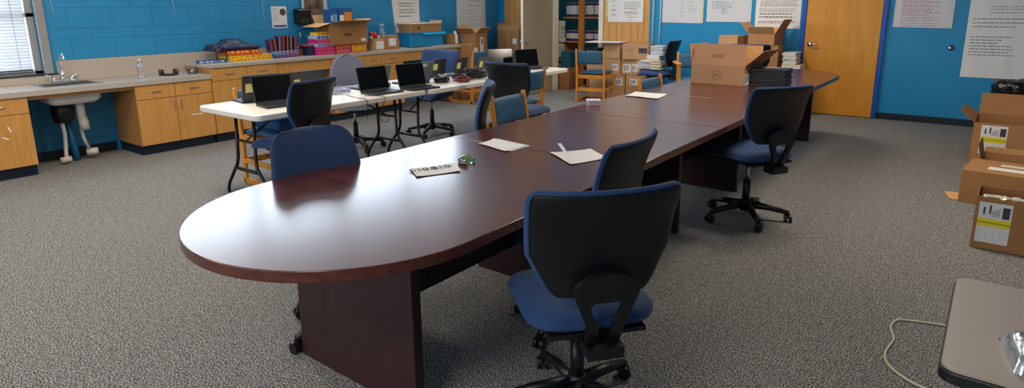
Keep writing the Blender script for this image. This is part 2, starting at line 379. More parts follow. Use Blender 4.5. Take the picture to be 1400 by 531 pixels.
# window on the left wall with its blind
def blind_window():
    xg = XL-.12
    b = MB()
    fwid = .07
    for y0, y1, z0, z1 in ((WY0, WY1, WZ0, WZ0+.035), (WY0, WY1, WZ1-.06, WZ1), (WY1-fwid, WY1, WZ0, WZ1), (WY0, WY0+fwid, WZ0, WZ1), (WY0, WY1, 1.43, 1.475), (.36, .43, WZ0, WZ1)):
        b.bb(xg-.02, xg+.05, y0, y1, z0, z1)
    wn = b.build('window_1', FRAMEG, bevel=.004); struct(wn)
    MB().bb(xg-.004, xg+.002, WY0, WY1, WZ0, WZ1).build('pane', GLASS, wn)
    b = MB(); b.bb(XL-.005, XL+.022, WY1-.01, WY1+.062, WZ0, WZ1+.06); b.bb(XL-.005, XL+.022, WY0-.06, WY0, WZ0, WZ1+.06); b.bb(XL-.005, XL+.022, WY0-.06, WY1+.062, WZ1, WZ1+.06)
    b.build('casing', CREAM if False else FRAMEG, wn, bevel=.003)
    MB().bb(XL-.12, XL+.03, WY0-.06, WY1+.095, WZ0-.012, WZ0+.004).build('window_sill', DGREY, wn)
    b = MB(); z = WZ0+.06
    while z < WZ1-.08:
        for y0, y1 in ((.44, WY1-.09), (WY0+.09, .35)):
            b.box((XL-.05, (y0+y1)/2, z), (.042, y1-y0, .0012), ry=D(68))
        z += .030
    b.build('blind_slats', BLIND, wn)
    for y in (1.93, .6, 1.2): MB().tube([(XL-.030, y, WZ0+.05), (XL-.030, y, WZ1-.08)], .0018, 6).build('blind_cord', MGREY, wn)
    b = MB()
    for y0, y1 in ((.44, WY1-.09), (WY0+.09, .35)):
        b.bb(XL-.065, XL-.035, y0, y1, WZ1-.10, WZ1-.065); b.bb(XL-.062, XL-.038, y0, y1, WZ0+.038, WZ0+.052)
    b.build('blind_rail', DGREY, wn)
blind_window()
def strip_window():
    xg = XL-.1; b = MB()
    for y0, y1, z0, z1 in [(CY0, CY1, CZ0, CZ0+.04), (CY0, CY1, CZ1-.04, CZ1)]+[(y-.03, y+.03, CZ0, CZ1) for y in (CY0+.03, 4.25, 5.6, 6.95, CY1-.03)]:
        b.bb(xg-.03, xg+.03, y0, y1, z0, z1)
    wn = struct(b.build('window_2', FRAMEG)); MB().bb(xg-.003, xg+.003, CY0, CY1, CZ0, CZ1).build('pane', GLASS, wn)
    b = MB()
    for y0, y1, z0, z1 in [(-4.7, -.5, 1.0, 1.05), (-4.7, -.5, 2.45, 2.5)]: b.bb(y0, y1, YF-.12, YF-.06, z0, z1)
    for x in (-4.67, -2.6, -.53): b.bb(x-.03, x+.03, YF-.12, YF-.06, 1.0, 2.5)
    struct(b.build('added_back_window', FRAMEG))  # made-up window behind the camera, put in for the added fill light
strip_window()
EMIT = bpy.data.materials.new('added_lamp_glow'); EMIT.use_nodes = True
EMIT.node_tree.nodes['Principled BSDF'].inputs['Emission Color'].default_value = (1, .93, .82, 1); EMIT.node_tree.nodes['Principled BSDF'].inputs['Emission Strength'].default_value = 3.0
LW = [1.0]
for i, (x, y) in enumerate(ADDED_LAMPS):  # out-of-view fittings added to carry the warm room light
    t = thing('added_ceiling_light', 'added unseen ceiling light %s' % ['above the folding tables', 'above the far half of the long table', 'above the carpet between table and cartons', 'above the near right carpet by the grey desk', 'above the near left carpet'][i], 'ceiling light', (x, y, ZC), 0, 'added ceiling lights')
    MB().bb(-.62, .62, -.32, .32, -.02, 0).build('frame', WHITEP, t)
    MB().bb(-.56, .56, -.26, .26, -.026, -.0201).build('diffuser', EMIT, t)
    l = bpy.data.lights.new('tube', 'AREA'); l.shape = 'RECTANGLE'; l.size = 1.1; l.size_y = .5; l.energy = 58; l.color = (1, .87, .70)
    lo = bpy.data.objects.new('added_lamp_light', l); COL.objects.link(lo); lo.parent = t; lo.location = (0, 0, -.035)

# ================================================================ CONFERENCE TABLE
def conf_table():
    TX, R = -1.914, .606
    t = thing('conference_table', 'long dark mahogany conference table with rounded ends in the middle of the room', 'table', (TX, 4.4, 0))
    def y(v): return v-4.4
    CA, CB = 1.462, 7.29
    a1 = [(R*math.cos(a), y(CA)+R*math.sin(a)) for a in [PI+PI*k/48 for k in range(49)]]
    a2 = [(R*math.cos(a), y(CB)+R*math.sin(a)*.95) for a in [PI*k/40 for k in range(41)]]
    seams = [2.66, 3.85, 5.04, 6.23]; g = .0012
    secs = [a1+[(R, y(seams[0])-g), (-R, y(seams[0])-g)]]
    for p, q in zip(seams[:-1], seams[1:]): secs.append([(-R, y(p)+g), (R, y(p)+g), (R, y(q)-g), (-R, y(q)-g)])
    secs.append([(-R, y(seams[-1])+g), (R, y(seams[-1])+g)]+a2)
    for ol in secs: smooth_angle(MB().prism(ol, .700, .74).build('tabletop', MAHOG, t, bevel=.003))
    for yy in (1.41, 2.60, 3.78, 4.96, 6.12, 7.33):
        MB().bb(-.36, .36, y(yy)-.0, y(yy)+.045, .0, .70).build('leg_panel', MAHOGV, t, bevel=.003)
    for p, q in ((1.46, 2.595), (2.65, 3.775), (3.83, 4.955), (5.01, 6.115), (6.17, 7.325)):
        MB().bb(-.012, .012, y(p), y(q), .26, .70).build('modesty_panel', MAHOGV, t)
    return t
conf_table()

# ================================================================ TASK CHAIRS
def pad(rows, T, back=False):
    """rows: list of (centre Vector, half width, across Vector, normal Vector, bend); closed cushion between front and back faces"""
    b = MB(); U = 14; n = len(rows); F = []; B = []
    for i, (c, hw, ac, nr, bend, tk) in enumerate(rows):
        for k in range(U+1):
            u = math.sin((k/U-.5)*PI)      # denser at the edges
            p = c+ac*(hw*u)+nr*(bend*u*u)
            th = T*tk*(max(0, 1-abs(u)**5))**.5
            F.append(p+nr*th*.62); B.append(p-nr*th*.38)
    W = U+1; vs = F+B; o = len(F); fs = []
    for i in range(n-1):
        for k in range(U):
            a = i*W+k; fs.append((a, a+1, a+W+1, a+W)); fs.append((o+a, o+a+W, o+a+W+1, o+a+1))
    for i in range(n-1):
        for k in (0, U):
            a = i*W+k; fs.append((a, a+W, o+a+W, o+a) if k == 0 else (a, o+a, o+a+W, a+W))
    for k in range(U):
        a = k; fs.append((a, o+a, o+a+1, a+1)); a = (n-1)*W+k; fs.append((a, a+1, o+a+1, o+a))
    return b.add(vs, fs)
def back_rows(z0, z1, wfun, x0, lean, bend, inset=0, xoff=0):
    rows = []; N = 18
    for i in range(N+1):
        s = (1-math.cos(PI*i/N))/2; z = z0+inset+(z1-z0-2*inset)*s; v = (z-z0)/(z1-z0)
        hw = wfun(z)-inset
        c = Vector((x0+xoff-lean*(v**1.3)+.03*math.sin(PI*v), 0, z)); tk = (max(0, 1-abs(2*s-1)**6))**.5
        rows.append((c, hw, Vector((0, 1, 0)), Vector((1, 0, 0)), bend*(.35+.65*v), tk))
    return rows
def make_task_chair(name, label, fab, lift=0.0, style='shell', wsc=1.0, star=.2):
    t = thing(name, label, 'office chair')
    # base
    b = MB()
    for k in range(5):
        a = 2*PI*k/5+star; d = Vector((math.cos(a), math.sin(a), 0))
        b.tube([d*.03+Vector((0, 0, .105)), d*.16+Vector((0, 0, .092)), d*.285+Vector((0, 0, .068))], [.028, .022, .016], 8)
    b.cyl((0, 0, .06), (0, 0, .14), .038, .034)
    b.build('star_base', BLK, t, smooth=True)
    for k in range(5):
        a = 2*PI*k/5+star; px, py = .285*math.cos(a), .285*math.sin(a); b = MB(); ca = a+1.1+k*.7
        ax = Vector((math.cos(ca), math.sin(ca), 0))
        for s in (-1, 1):
            b.cyl(Vector((px, py, .027))+ax*s*.007, Vector((px, py, .027))+ax*s*.025, .027, seg=16)
        b.cyl((px, py, .03), (px, py, .066), .013, seg=10)
        smooth_angle(b.build('caster', BLK, t))
    b = MB(); b.cyl((0, 0, .12), (0, 0, .285), .026); b.build('column_sleeve', BLK, t, smooth=True)
    MB().cyl((0, 0, .28), (0, 0, .40+lift), .014).build('gas_lift', STEEL, t, smooth=True)
    zs = .455+lift
    b = MB(); b.box((-.0, 0, zs-.055), (.22, .18, .03)); b.box((-.06, 0, zs-.03), (.32, .34, .018))
    b.tube([(.02, .1, zs-.06), (.03, .2, zs-.062), (.035, .25, zs-.06)], .006, 8)
    b.build('mechanism', BLK, t, bevel=.006)
    # seat cushion
    rows = []; N = 14
    for i in range(N+1):
        s = (1-math.cos(PI*i/N))/2; x = -.225+.475*s
        e = abs(2*s-1); hw = .235*(1-max(0, e-.55)**2*1.55)
        dip = -.03*max(0, (s-.75)/.25)**2
        rows.append((Vector((x, 0, zs+dip)), hw, Vector((0, 1, 0)), Vector((0, 0, 1)), .006, (max(0, 1-e**6))**.5))
    pad(rows, .085).build('seat', fab, t, smooth=True)
    z0, z1, zb = .565+lift, .955+lift, .515+lift
    def wf(z):
        v = (z-z0)/(z1-z0)
        wv = wsc*(.165+.085*min(1, (v/.42))**.9 if v < .42 else .25+(.012 if wsc == 1 else -.03)*(v-.42)/.58)
        r = .045 if wsc == 1 else .08
        if z > z1-r: wv -= r-math.sqrt(max(0, r*r-(z-(z1-r))**2))
        if z < z0+r: wv -= r-math.sqrt(max(0, r*r-((z0+r)-z)**2))
        return wv
    if style == 'shell':
        pad(back_rows(z0, z1, wf, -.235, .085, .055), .055).build('backrest', fab, t, smooth=True)
        pad(back_rows(z0, z1, wf, -.235, .085, .055, inset=.012, xoff=-.016), .030).build('back_shell', BLKSH, t, smooth=True)
        # spine bracket: arched head on the shell, two legs with a wedge opening
        ol = []
        H0, H1 = zs-.07, zb+.125
        L = [(-.055, H0), (-.062, zb-.03), (-.098, zb+.06), (-.112, zb+.10)]
        arch = [(.112*math.cos(a), zb+.10+.06*math.sin(a)) for a in [PI-PI*k/10 for k in range(11)]]
        outer = L+arch+[(-x, z) for x, z in L[::-1]]
        inner = [(-.018, H0+.03), (-.026, zb-.03), (-.056, zb+.04), (-.044, zb+.058), (.044, zb+.058), (.056, zb+.04), (.026, zb-.03), (.018, H0+.03)]
        b = MB()
        def xs(z): return -.275-.02*max(0, (z-zb)/.2) if z > zb-.02 else -.275+.05*((zb-.02-z)/.1)**1.5*.8
        # stitched strip between outer and inner loops (left leg, arch, right leg)
        chain_o = outer; seg_pairs = []
        def nearest_inner(p):
            return min(inner, key=lambda q: (q[0]-p[0])**2+(q[1]-p[1])**2)
        def lay(loop, dx): return [(xs(z)+dx, y, z) for y, z in loop]
        import itertools
        quads = []
        # resample both loops to equal counts
        def resample(lp, n):
            ds = [0]
            for a, c in zip(lp[:-1], lp[1:]): ds.append(ds[-1]+math.hypot(a[0]-c[0], a[1]-c[1]))
            out = []
            for i in range(n):
                q = ds[-1]*i/(n-1); j = max(k for k in range(len(ds)) if ds[k] <= q+1e-9); j = min(j, len(lp)-2)
                f = (q-ds[j])/max(1e-9, ds[j+1]-ds[j]); out.append((lp[j][0]*(1-f)+lp[j+1][0]*f, lp[j][1]*(1-f)+lp[j+1][1]*f))
            return out
        n = 31; oo = resample(outer, n); ii = resample(inner, n)
        vs = lay(oo, -.012)+lay(ii, -.012)+lay(oo, .012)+lay(ii, .012)
        fs = []
        for k in range(n-1):
            fs += [(k, k+1, n+k+1, n+k), (2*n+k, 3*n+k, 3*n+k+1, 2*n+k+1), (k, 2*n+k, 2*n+k+1, k+1), (n+k, n+k+1, 3*n+k+1, 3*n+k)]
        fs += [(0, n, 3*n, 2*n), (n-1, 3*n-1, 4*n-1, 2*n-1)]
        b.add(vs, fs)
        b.box((-.25, 0, zs-.062), (.09, .125, .04))
        smooth_angle(b.build('spine_bracket', BLK, t))
    else:
        def wr(z):
            v = (z-z0)/(z1-z0); return .20*(max(0, 1-(max(0, v-.35)/.67)**2.6))**.5 if v > .35 else .155+.045*math.sin(v/.35*PI/2)
        pad(back_rows(z0-.03, z1+.03, wr, -.24, .07, .04), .07).build('backrest', fab, t, smooth=True)
        b = MB(); b.tube([(-.12, 0, zs-.05), (-.26, 0, zs-.04), (-.3, 0, zs+.05), (-.3, 0, z0+.15)], .02, 8); b.build('back_bar', BLK, t, smooth=True)
    return t
def at_chair(src, label, hub, head, dz=0): return dup(src, label, (hub[0], hub[1], 0), D(head), 'blue office chairs')
c0 = make_task_chair('office_chair', 'blue office chair with black back shell in the foreground, nearest the camera', FAB, lift=0)
c0['group'] = 'blue office chairs'; c0.location = (-1.11, 1.82, 0); c0.rotation_euler = (0, 0, D(140))
at_chair(c0, 'blue office chair half hidden behind the foreground chair, tucked to the table side', (-1.45, 2.36), 184)
cl = make_task_chair('office_chair', 'navy office chair showing its fabric front at the far side of the rounded table end', FABN, lift=-.02, wsc=.92, star=D(54+10))
cl['group'] = 'blue office chairs'; cl.location = (-2.31, 1.69, 0); cl.rotation_euler = (0, 0, D(-10))
ch = make_task_chair('office_chair', 'blue office chair standing alone on the right side of the table beside the laptop stack', FAB, lift=.025)
ch['group'] = 'blue office chairs'; ch.location = (-1.298, 4.379, 0); ch.rotation_euler = (0, 0, D(150))
ch2 = dup(ch, 'blue office chair with black back tucked under the front end of the white folding table', (-4.27, 2.72, 0), D(196))
dup(ch, 'blue office chair seen edge-on at the left side of the table, past the first seam', (-3.00, 3.16, 0), D(219))
dup(ch, 'blue office chair turned towards the back wall between the folding table and the long table', (-3.67, 4.90, 0), D(93))
dup(ch, 'bright blue office chair behind the folding tables facing the camera beside the open laptops', (-5.28, 5.26, 0), D(-76))
dup(ch, 'blue office chair by the back wall with magazine stacks on its seat', (-4.05, 8.80, 0), D(184))
dup(ch, 'blue office chair back behind the open shipping carton at the far end', (-2.62, 8.62, 0), D(100))
g = make_task_chair('office_chair', 'grey fabric office chair with a rounded back behind the first folding table', FABG, lift=.03, style='round')
g.location = (-5.40, 4.22, 0); g.rotation_euler = (0, 0, D(-28))

# ================================================================ WOOD CHAIRS
def make_wood_chair():
    t = thing('wooden_chair', 'x', 'chair')
    for s in (-1, 1):
        y = s*.225
        smooth_angle(MB().prism([(-.245, 0), (-.20, 0), (-.195, .43), (-.255, .83), (-.285, .83), (-.245, .43)], y-.014, y+.014, T=Matrix.Rotation(D(90), 4, 'X') @ Matrix.Scale(1, 4)).build('rear_leg', CHWOOD, t, bevel=.004))
        MB().box((.235, y, .205), (.042, .028, .41)).build('front_leg', CHWOOD, t, bevel=.004)
        MB().box((.0, y, .022), (.50, .028, .044)).build('runner', CHWOOD, t, bevel=.004)
        MB().box((0, y, .40), (.44, .026, .055)).build('side_rail', CHWOOD, t, bevel=.003)
        MB().box((0, y, .20), (.44, .022, .04)).build('stretcher', CHWOOD, t, bevel=.003)
    for x, z in ((.235, .40), (-.21, .40), (-.21, .20)):
        MB().box((x, 0, z), (.024, .43, .055)).build('cross_rail', CHWOOD, t, bevel=.003)
    rows = []
    for i in range(11):
        s = (1-math.cos(PI*i/10))/2; e = abs(2*s-1)
        rows.append((Vector((-.215+.46*s, 0, .452)), .208*(1-.1*max(0, e-.7)), Vector((0, 1, 0)), Vector((0, 0, 1)), 0, (max(0, 1-e**6))**.5))
    pad(rows, .06).build('seat', TEAL, t, smooth=True)
    rows = []
    for i in range(11):
        s = (1-math.cos(PI*i/10))/2; e = abs(2*s-1); z = .60+.205*s
        rows.append((Vector((-.222-.13*(z-.43)/.4*.5-.02, 0, z)), .209, Vector((0, 1, 0)), Vector((1, 0, 0)), .03, (max(0, 1-e**6))**.5))
    pad(rows, .05).build('backrest', TEAL, t, smooth=True)
    return t
wc = make_wood_chair(); WG = 'oak library chairs with slate blue pads'
# prism above is built in x-z after rotation: fix mirrored side below
wc['group'] = WG; wc['label'] = 'oak chair with slate blue pads standing alone before the stacked cartons'
wc.location = (-5.02, 8.66, 0); wc.rotation_euler = (0, 0, D(99))
def wchair(label, x, y, a): return dup(wc, label, (x, y, 0), D(a))
wchair('oak chair under the near end of the folding table with a blue bag on it', -4.885, 3.00, 0)
wchair('oak chair pushed up to the left side of the table beside the edge-on office chair', -2.73, 3.84, 4)
wchair('oak chair facing the folding table behind the turned office chair', -4.20, 5.45, 180)
wchair('oak chair with its back to the folding tables in front of the worktop', -6.62, 7.48, 180)
wchair('oak chair pushed up to the table beside the sheet of paper and the carton', -2.33, 5.50, 0)
# chair with arms beyond the carton
ac = wchair('oak armchair standing behind the open carton with a flat light wood armrest', -3.30, 8.45, -60)
ac.name = 'wooden_armchair'
for s in (-1, 1):
    MB().box((.02, s*.27, .70), (.46, .075, .02)).build('armrest', CHWOOD, ac, bevel=.006)
    MB().box((.2, s*.25, .54), (.04, .026, .32)).build('arm_post', CHWOOD, ac, bevel=.004)

# ================================================================ FOLDING TABLES
def folding_table(label, x0, x1, y0, y1):
    t = thing('folding_table', label, 'folding table', ((x0+x1)/2, (y0+y1)/2, 0), 0, 'white folding tables'); w, L = x1-x0, y1-y0
    smooth_angle(MB().prism(rrect(w, L, .06, 6), .69, .735).build('tabletop', WTAB, t, bevel=.008, seg=3), 50)
    for s in (-1, 1):
        yy = s*(L/2-.13)
        b = MB()
        for q in (-1, 1):
            b.tube([(q*.13, yy-s*.02, .69), (q*.13, yy-s*.005, .33), (q*.145, yy, .27), (q*.30, yy, .09), (q*.325, yy, .04), (q*.325, yy, 0.004)], .0135, 10)
        b.box((0, yy, .235), (.33, .022, .022)); b.box((0, yy-s*.012, .47), (.26, .016, .016)); b.box((0, yy-s*.02, .68), (.34, .04, .018))
        b.build('leg_frame', BLKM, t, smooth=True)
        MB().tube([(0, yy-s*.01, .47), (0, yy-s*.36, .685)], .008, 8).build('brace', BLKM, t, smooth=True)
    return t
folding_table('white folding table nearest the camera with open laptops, its rounded corner at left', -5.065, -4.19, 2.40, 4.135)
folding_table('white folding table further back carrying the heap of cables', -5.08, -4.17, 4.145, 6.55)

# ================================================================ LAPTOPS
def make_laptop(lid, open_deg=104, screen=SCR, w=.325, d=.22):
    t = thing('laptop', 'x', 'laptop')
    MB().prism(rrect(d, w, .012, 3), .001, .017).build('base', DGREY, t, bevel=.002)
    b = MB(); b.bb(-.085, .02, -w/2+.02, w/2-.02, .0171, .0182); b.bb(.035, .098, -.055, .055, .0171, .0178); b.build('keyboard', KEYS, t)
    a = D(open_deg); hx, hz = -d/2+.004, .016
    T = Matrix.Translation((hx, 0, hz)) @ Matrix.Rotation(-a, 4, 'Y')
    b = MB(); b.add([tuple(T @ Vector(p)) for p in [(x, y, z) for z in (-.003, .0035) for x, y in rrect(d, w, .012, 3, cx=d/2)]], [tuple(range(16))[::-1], tuple(range(16, 32))]+[(i, (i+1) % 16, 16+(i+1) % 16, 16+i) for i in range(16)])
    l = b.build('lid', lid, t, bevel=.001)
    b = MB(); b.add([tuple(T @ Vector(p)) for p in [(.014, -w/2+.006, -.0034), (.014, w/2-.006, -.0034), (d-.006, w/2-.006, -.0034), (d-.006, -w/2+.006, -.0034)]], [(0, 1, 2, 3)])
    b.build('screen', screen, l)
    return t, T
def note(parent, T, x, y, sx, sy, m, name='sticky_note'):
    z = .0046
    MB().add([tuple(T @ Vector(p)) for p in [(x, y, z), (x, y+sy, z), (x+sx, y+sy, z), (x+sx, y, z)]], [(0, 1, 2, 3)]).build(name, m, parent)
ZT = .736
LA, TA = make_laptop(DGREY); LG = 'laptops on the folding tables'
LA['label'] = 'open black laptop with dark screen at the near corner of the folding table'; LA['group'] = LG
LA.location = (-4.50, 2.80, ZT); LA.rotation_euler = (0, 0, D(-9))
def lap(label, x, y, a, base=None, z=ZT): return dup(base or LA, label, (x, y, z), D(a))
lap('open black laptop in front of the grey chair, left of the two side by side', -4.385, 3.75, -4)
lap('open black laptop at the joint of the two folding tables', -4.31, 4.15, -6)
lap('open black laptop at the far end of the second folding table', -4.52, 6.26, -22)
lap('open black laptop standing at the far rear edge of the folding table', -4.88, 6.14, -35)
LB, TB = make_laptop(DGREY, 104)
note(LB, TB, .075, .075, .075, .06, YEL); LB['group'] = LG
LB['label'] = 'dark laptop with a yellow note facing away, behind the corner laptop'
LB.location = (-4.93, 2.84, ZT); LB.rotation_euler = (0, 0, D(172))
for label, x, y, a in (('dark grey laptop facing away with a yellow note, beside the corner laptop', -4.88, 3.22, 180),
                       ):
    lap(label, x, y, a, LB)
LE, TE = make_laptop(DGREY, 104, w=.245, d=.19)
note(LE, TE, .07, .01, .07, .07, YEL); LE['group'] = LG; LE['label'] = 'dark laptop facing away, leftmost of the three with notes by the cable heap'
LE.location = (-4.95, 4.93, ZT); LE.rotation_euler = (0, 0, D(183))
lap('dark laptop facing away, middle of the three with notes by the cable heap', -4.85, 5.18, 188, LE)
lap('dark laptop facing away, rightmost of the three with notes by the cable heap', -4.75, 5.43, 192, LE)
LC, TC = make_laptop(MGREY, 112)
note(LC, TC, .17, -.07, .03, .10, PAPER, 'asset_label'); LC['group'] = LG
LC['label'] = 'grey laptop facing away with a white asset label, in front of the grey chair'
LC.location = (-4.80, 3.92, ZT); LC.rotation_euler = (0, 0, D(172))
lap('grey laptop facing away behind the laptop at the table joint', -4.72, 4.42, 176, LC)

# ================================================================ CABLES ON TABLES
def coil(label, x, y, z, r, m, n=3, tr=.006, seed=1, name='cable', cat='cable', sq=.6, rz=0):
    q = random.Random(seed); pts = []
    for k in range(n*18+1):
        a = 2*PI*k/18; rr = r*(1+.18*math.sin(a*.37+seed)+q.uniform(-.05, .05))
        pts.append((rr*math.cos(a), rr*sq*math.sin(a), tr+abs(math.sin(a*.5+seed))*.028*(k/(n*18))+q.uniform(0, .01)+.006*(k//18)))
    o = MB().tube(pts, tr, 7).build(name, m, smooth=True); o.location = (x, y, z); o.rotation_euler = (0, 0, D(rz))
    return tag(o, label, cat, 'cable heap')
coil('coil of black and grey cables nearest the laptop at the table joint', -4.47, 4.60, ZT, .07, BLK, 6, .007, 1)
coil('pale coiled cable between the black coils on the folding table', -4.50, 4.66, ZT+.02, .055, MAGZ, 5, .005, 2)
coil('brown tan cable coil in the heap on the folding table', -4.56, 4.74, ZT, .06, PBROWN, 5, .007, 9)
coil('black cable coil lying before the middle laptop with a note', -4.46, 4.86, ZT, .08, BLK, 6, .008, 3)
coil('dark red cable bundle lying at the front of the cable heap', -4.30, 4.74, ZT, .075, REDC, 3, .010, 4, sq=.4, rz=60)
coil('long black cable bundle at the right end of the cable heap', -4.40, 5.05, ZT, .12, BLK, 7, .010, 5, sq=.4, rz=70)
coil('black charger cable coil on top at the right of the heap', -4.52, 5.12, ZT+.03, .085, BLK, 6, .009, 6, sq=.6)
coil('white cable coil at the rear right of the cable heap', -4.60, 5.45, ZT, .07, WHITEP, 3, .005, 7)
coil('grey cable coil in front of the grey chair on the folding table', -4.78, 3.52, ZT, .07, MGREY, 4, .006, 8, rz=50)
coil('light blue and white cable bundle left of the middle laptops', -4.66, 3.50, ZT, .08, LAV, 5, .005, 11, rz=70, sq=.5)
coil('dark cable coil on top of the pale bundle left of the middle laptops', -4.84, 3.50, ZT+.03, .07, DGREY, 4, .007, 12, rz=60, sq=.5)
coil('small white cable coil between the two middle laptops', -4.66, 4.02, ZT, .05, LAV, 4, .005, 13, rz=60, sq=.6)
def cord(label, pts, r, m, name='cord', cat='cord', group=None):
    P = [Vector(p) for p in pts]; out = []
    for i in range(len(P)-1):
        p0, p1, p2, p3 = P[max(i-1, 0)], P[i], P[i+1], P[min(i+2, len(P)-1)]
        for k in range(6):
            t = k/6; out.append(.5*((2*p1)+(p2-p0)*t+(2*p0-5*p1+4*p2-p3)*t*t+(3*p1-p0-3*p2+p3)*t**3))
    out.append(P[-1])
    return tag(MB().tube(out, r, 8).build(name, m, smooth=True), label, cat, group)
cord('thin black cord hanging over the table edge left of the middle laptops', [(-4.5, 3.45, ZT+.004), (-4.3, 3.40, ZT+.004), (-4.19, 3.40, ZT+.001), (-4.175, 3.40, .70), (-4.18, 3.41, .62), (-4.25, 3.45, .56)], .003, BLK)
cord('thin black cord looping off the table edge beside the left of the middle laptops', [(-4.36, 3.52, ZT+.004), (-4.25, 3.58, ZT+.004), (-4.185, 3.60, ZT+.001), (-4.172, 3.59, .70), (-4.18, 3.56, .63), (-4.2, 3.55, .58), (-4.3, 3.65, .50), (-4.45, 3.85, .45), (-4.6, 4.0, .46)], .003, BLK)
t = thing('product_box', 'small white and teal box on the folding table before the grey chair', 'box', (-4.95, 3.42, ZT), D(10))
MB().bb(-.03, .03, -.055, .055, 0, .085).build('carton', PAPER, t, bevel=.002); MB().bb(-.031, .031, -.0555, .0555, .012, .04).build('band', LBLU, t)
# blue bag on the chair under the table
t = thing('bag', 'blue folded bag stuffed on the oak chair seat under the folding table', 'bag', (-4.845, 3.02, .484), 0)
MB().box((0, 0, .05), (.38, .34, .10)).build('body', mat('blue_bag_cloth', (20, 74, 124), .7, bump=.6, bscale=9), t, bevel=.035, seg=4, smooth=True)
MB().box((.02, .02, .115), (.32, .36, .03), rz=.1).build('flap', CYAN, t, bevel=.012, seg=3, smooth=True)
MB().tube([(-.1, -.1, .13), (0, -.05, .17), (.12, .05, .17), (.15, .15, .13)], .012, 8).build('strap', BLK, t, smooth=True)

# ================================================================ WORKTOPS AND CABINETS, left wall
XF = -6.92
def handle(b, y0, z0, y1, z1):
    a, c = Vector((XF, y0, z0)), Vector((XF, y1, z1)); o = Vector((.028, 0, 0))
    b.tube([a+Vector((.0185, 0, 0)), a+o, a+o+(c-a)*.12, a+o+(c-a)*.88, c+o, c+Vector((.0185, 0, 0))], .0048, 8)
CAB = []
def cabinet(label, y0, y1, ztop, cells, zdoor=.585):
    """cells: list of (y0,y1,handles) ; drawer over door"""
    t = thing('base_cabinet', label, 'cabinet', (0, 0, 0), 0, 'maple base cabinets')
    b = MB(); b.bb(XL+.014, XF, y0+.001, y1-.001, .105, ztop-.001); b.build('carcass', OAKSIDE, t)
    MB().bb(XL+.014, XF-.05, y0+.02, y1-.001, .001, .1045).build('toe_kick', NAVYBASE, t)
    for a, c, hy in cells:
        dr = MB().bb(XF+.0005, XF+.018, a+.003, c-.003, zdoor+.003, ztop-.004).build('drawer', OAKV, t, bevel=.002)
        b = MB(); m = (a+c)/2; zz = (zdoor+ztop)/2; handle(b, m-.05, zz, m+.05, zz); b.build('handle', STEEL, dr, smooth=True)
        dd = MB().bb(XF+.0005, XF+.018, a+.003, c-.003, .109, zdoor-.003).build('door', OAKV, t, bevel=.002)
        b = MB(); handle(b, hy, .555, hy, .455); b.build('handle', STEEL, dd, smooth=True)
    CAB.append(t)
    return t
cabinet('maple base cabinet under the window at the left edge of the picture', .85, 1.77, .736, [(.85, 1.31, 1.28), (1.31, 1.77, 1.34)])
cabinet('maple base cabinet right of the sink with two drawers over two doors', 2.67, 3.462, .736, [(2.67, 3.063, 3.035), (3.063, 3.462, 3.11)])
cabinet('maple base cabinet beneath the left end of the raised worktop', 3.468, 4.285, .846, [(3.468, 3.893, 3.865), (3.893, 4.285, 3.93)], .70)
cabinet('maple base cabinet beneath the raised worktop behind the grey chair', 5.08, 6.33, .846, [(5.08, 5.62, 5.59), (5.62, 5.90, 5.66), (5.90, 6.33, 5.94)], .70)
MB().bb(XF+.0182, XF+.019, 3.20, 3.33, .362, .372).build('tape_mark', PAPER, CAB[1])
for k, (yy, zz, a) in enumerate(((1.60, .46, 20), (1.56, .385, 60), (1.48, .37, -40))):
    MB().box((XF+.0186, yy, zz), (.0008, .012, .055), rx=D(a)).build('scuff_mark', PAPER, CAB[0])
# low worktop with sink opening
SX0, SX1, SY0, SY1 = -7.42, -7.06, 1.98, 2.42
t = thing('worktop', 'beige laminate worktop along the window wall holding the sink', 'worktop', (0, 0, 0))
b = MB(); X0, X1, Y0, Y1 = XL+.001, -6.885, -1.2, 3.463
b.bb(X0, SX0, Y0, Y1, .737, .785); b.bb(SX1, X1, Y0, Y1, .737, .785); b.bb(SX0, SX1, Y0, SY0, .737, .785); b.bb(SX0, SX1, SY1, Y1, .737, .785)
b.build('top', LAM, t)
b = MB(); b.bb(XL+.001, XL+.02, 2.215, 4.3, .786, .997) ; b.bb(XL+.001, XL+.02, -1.2, 2.2149, .786, .862); b.build('backsplash', SPLASH, t, bevel=.002)
MB().bb(XF-.03, XF-.004, 1.772, 2.668, .700, .7365).build('apron', OAKSIDE, CAB[1])
t = thing('worktop', 'raised beige laminate worktop covered with games, cartons and the blue bin', 'worktop', (0, 0, 0))
MB().bb(XL+.021, -6.885, 3.466, 7.56, .847, .885).build('top', LAM, t, bevel=.003)
MB().bb(XL+.001, XL+.02, 4.301, 7.56, .80, .997).build('backsplash', SPLASH, t, bevel=.002)
MB().bb(XF-.02, XF, 4.287, 5.078, .71, .8465).build('apron', OAKV, CAB[2])
MB().bb(XF-.02, XF, 6.332, 7.528, .71, .8465).build('apron', OAKV, CAB[3])
tag(MB().bb(XL+.014, XF, 7.53, 7.555, 0, .8465).build('end_panel', OAKSIDE), 'maple end panel holding up the far end of the raised worktop', 'panel')
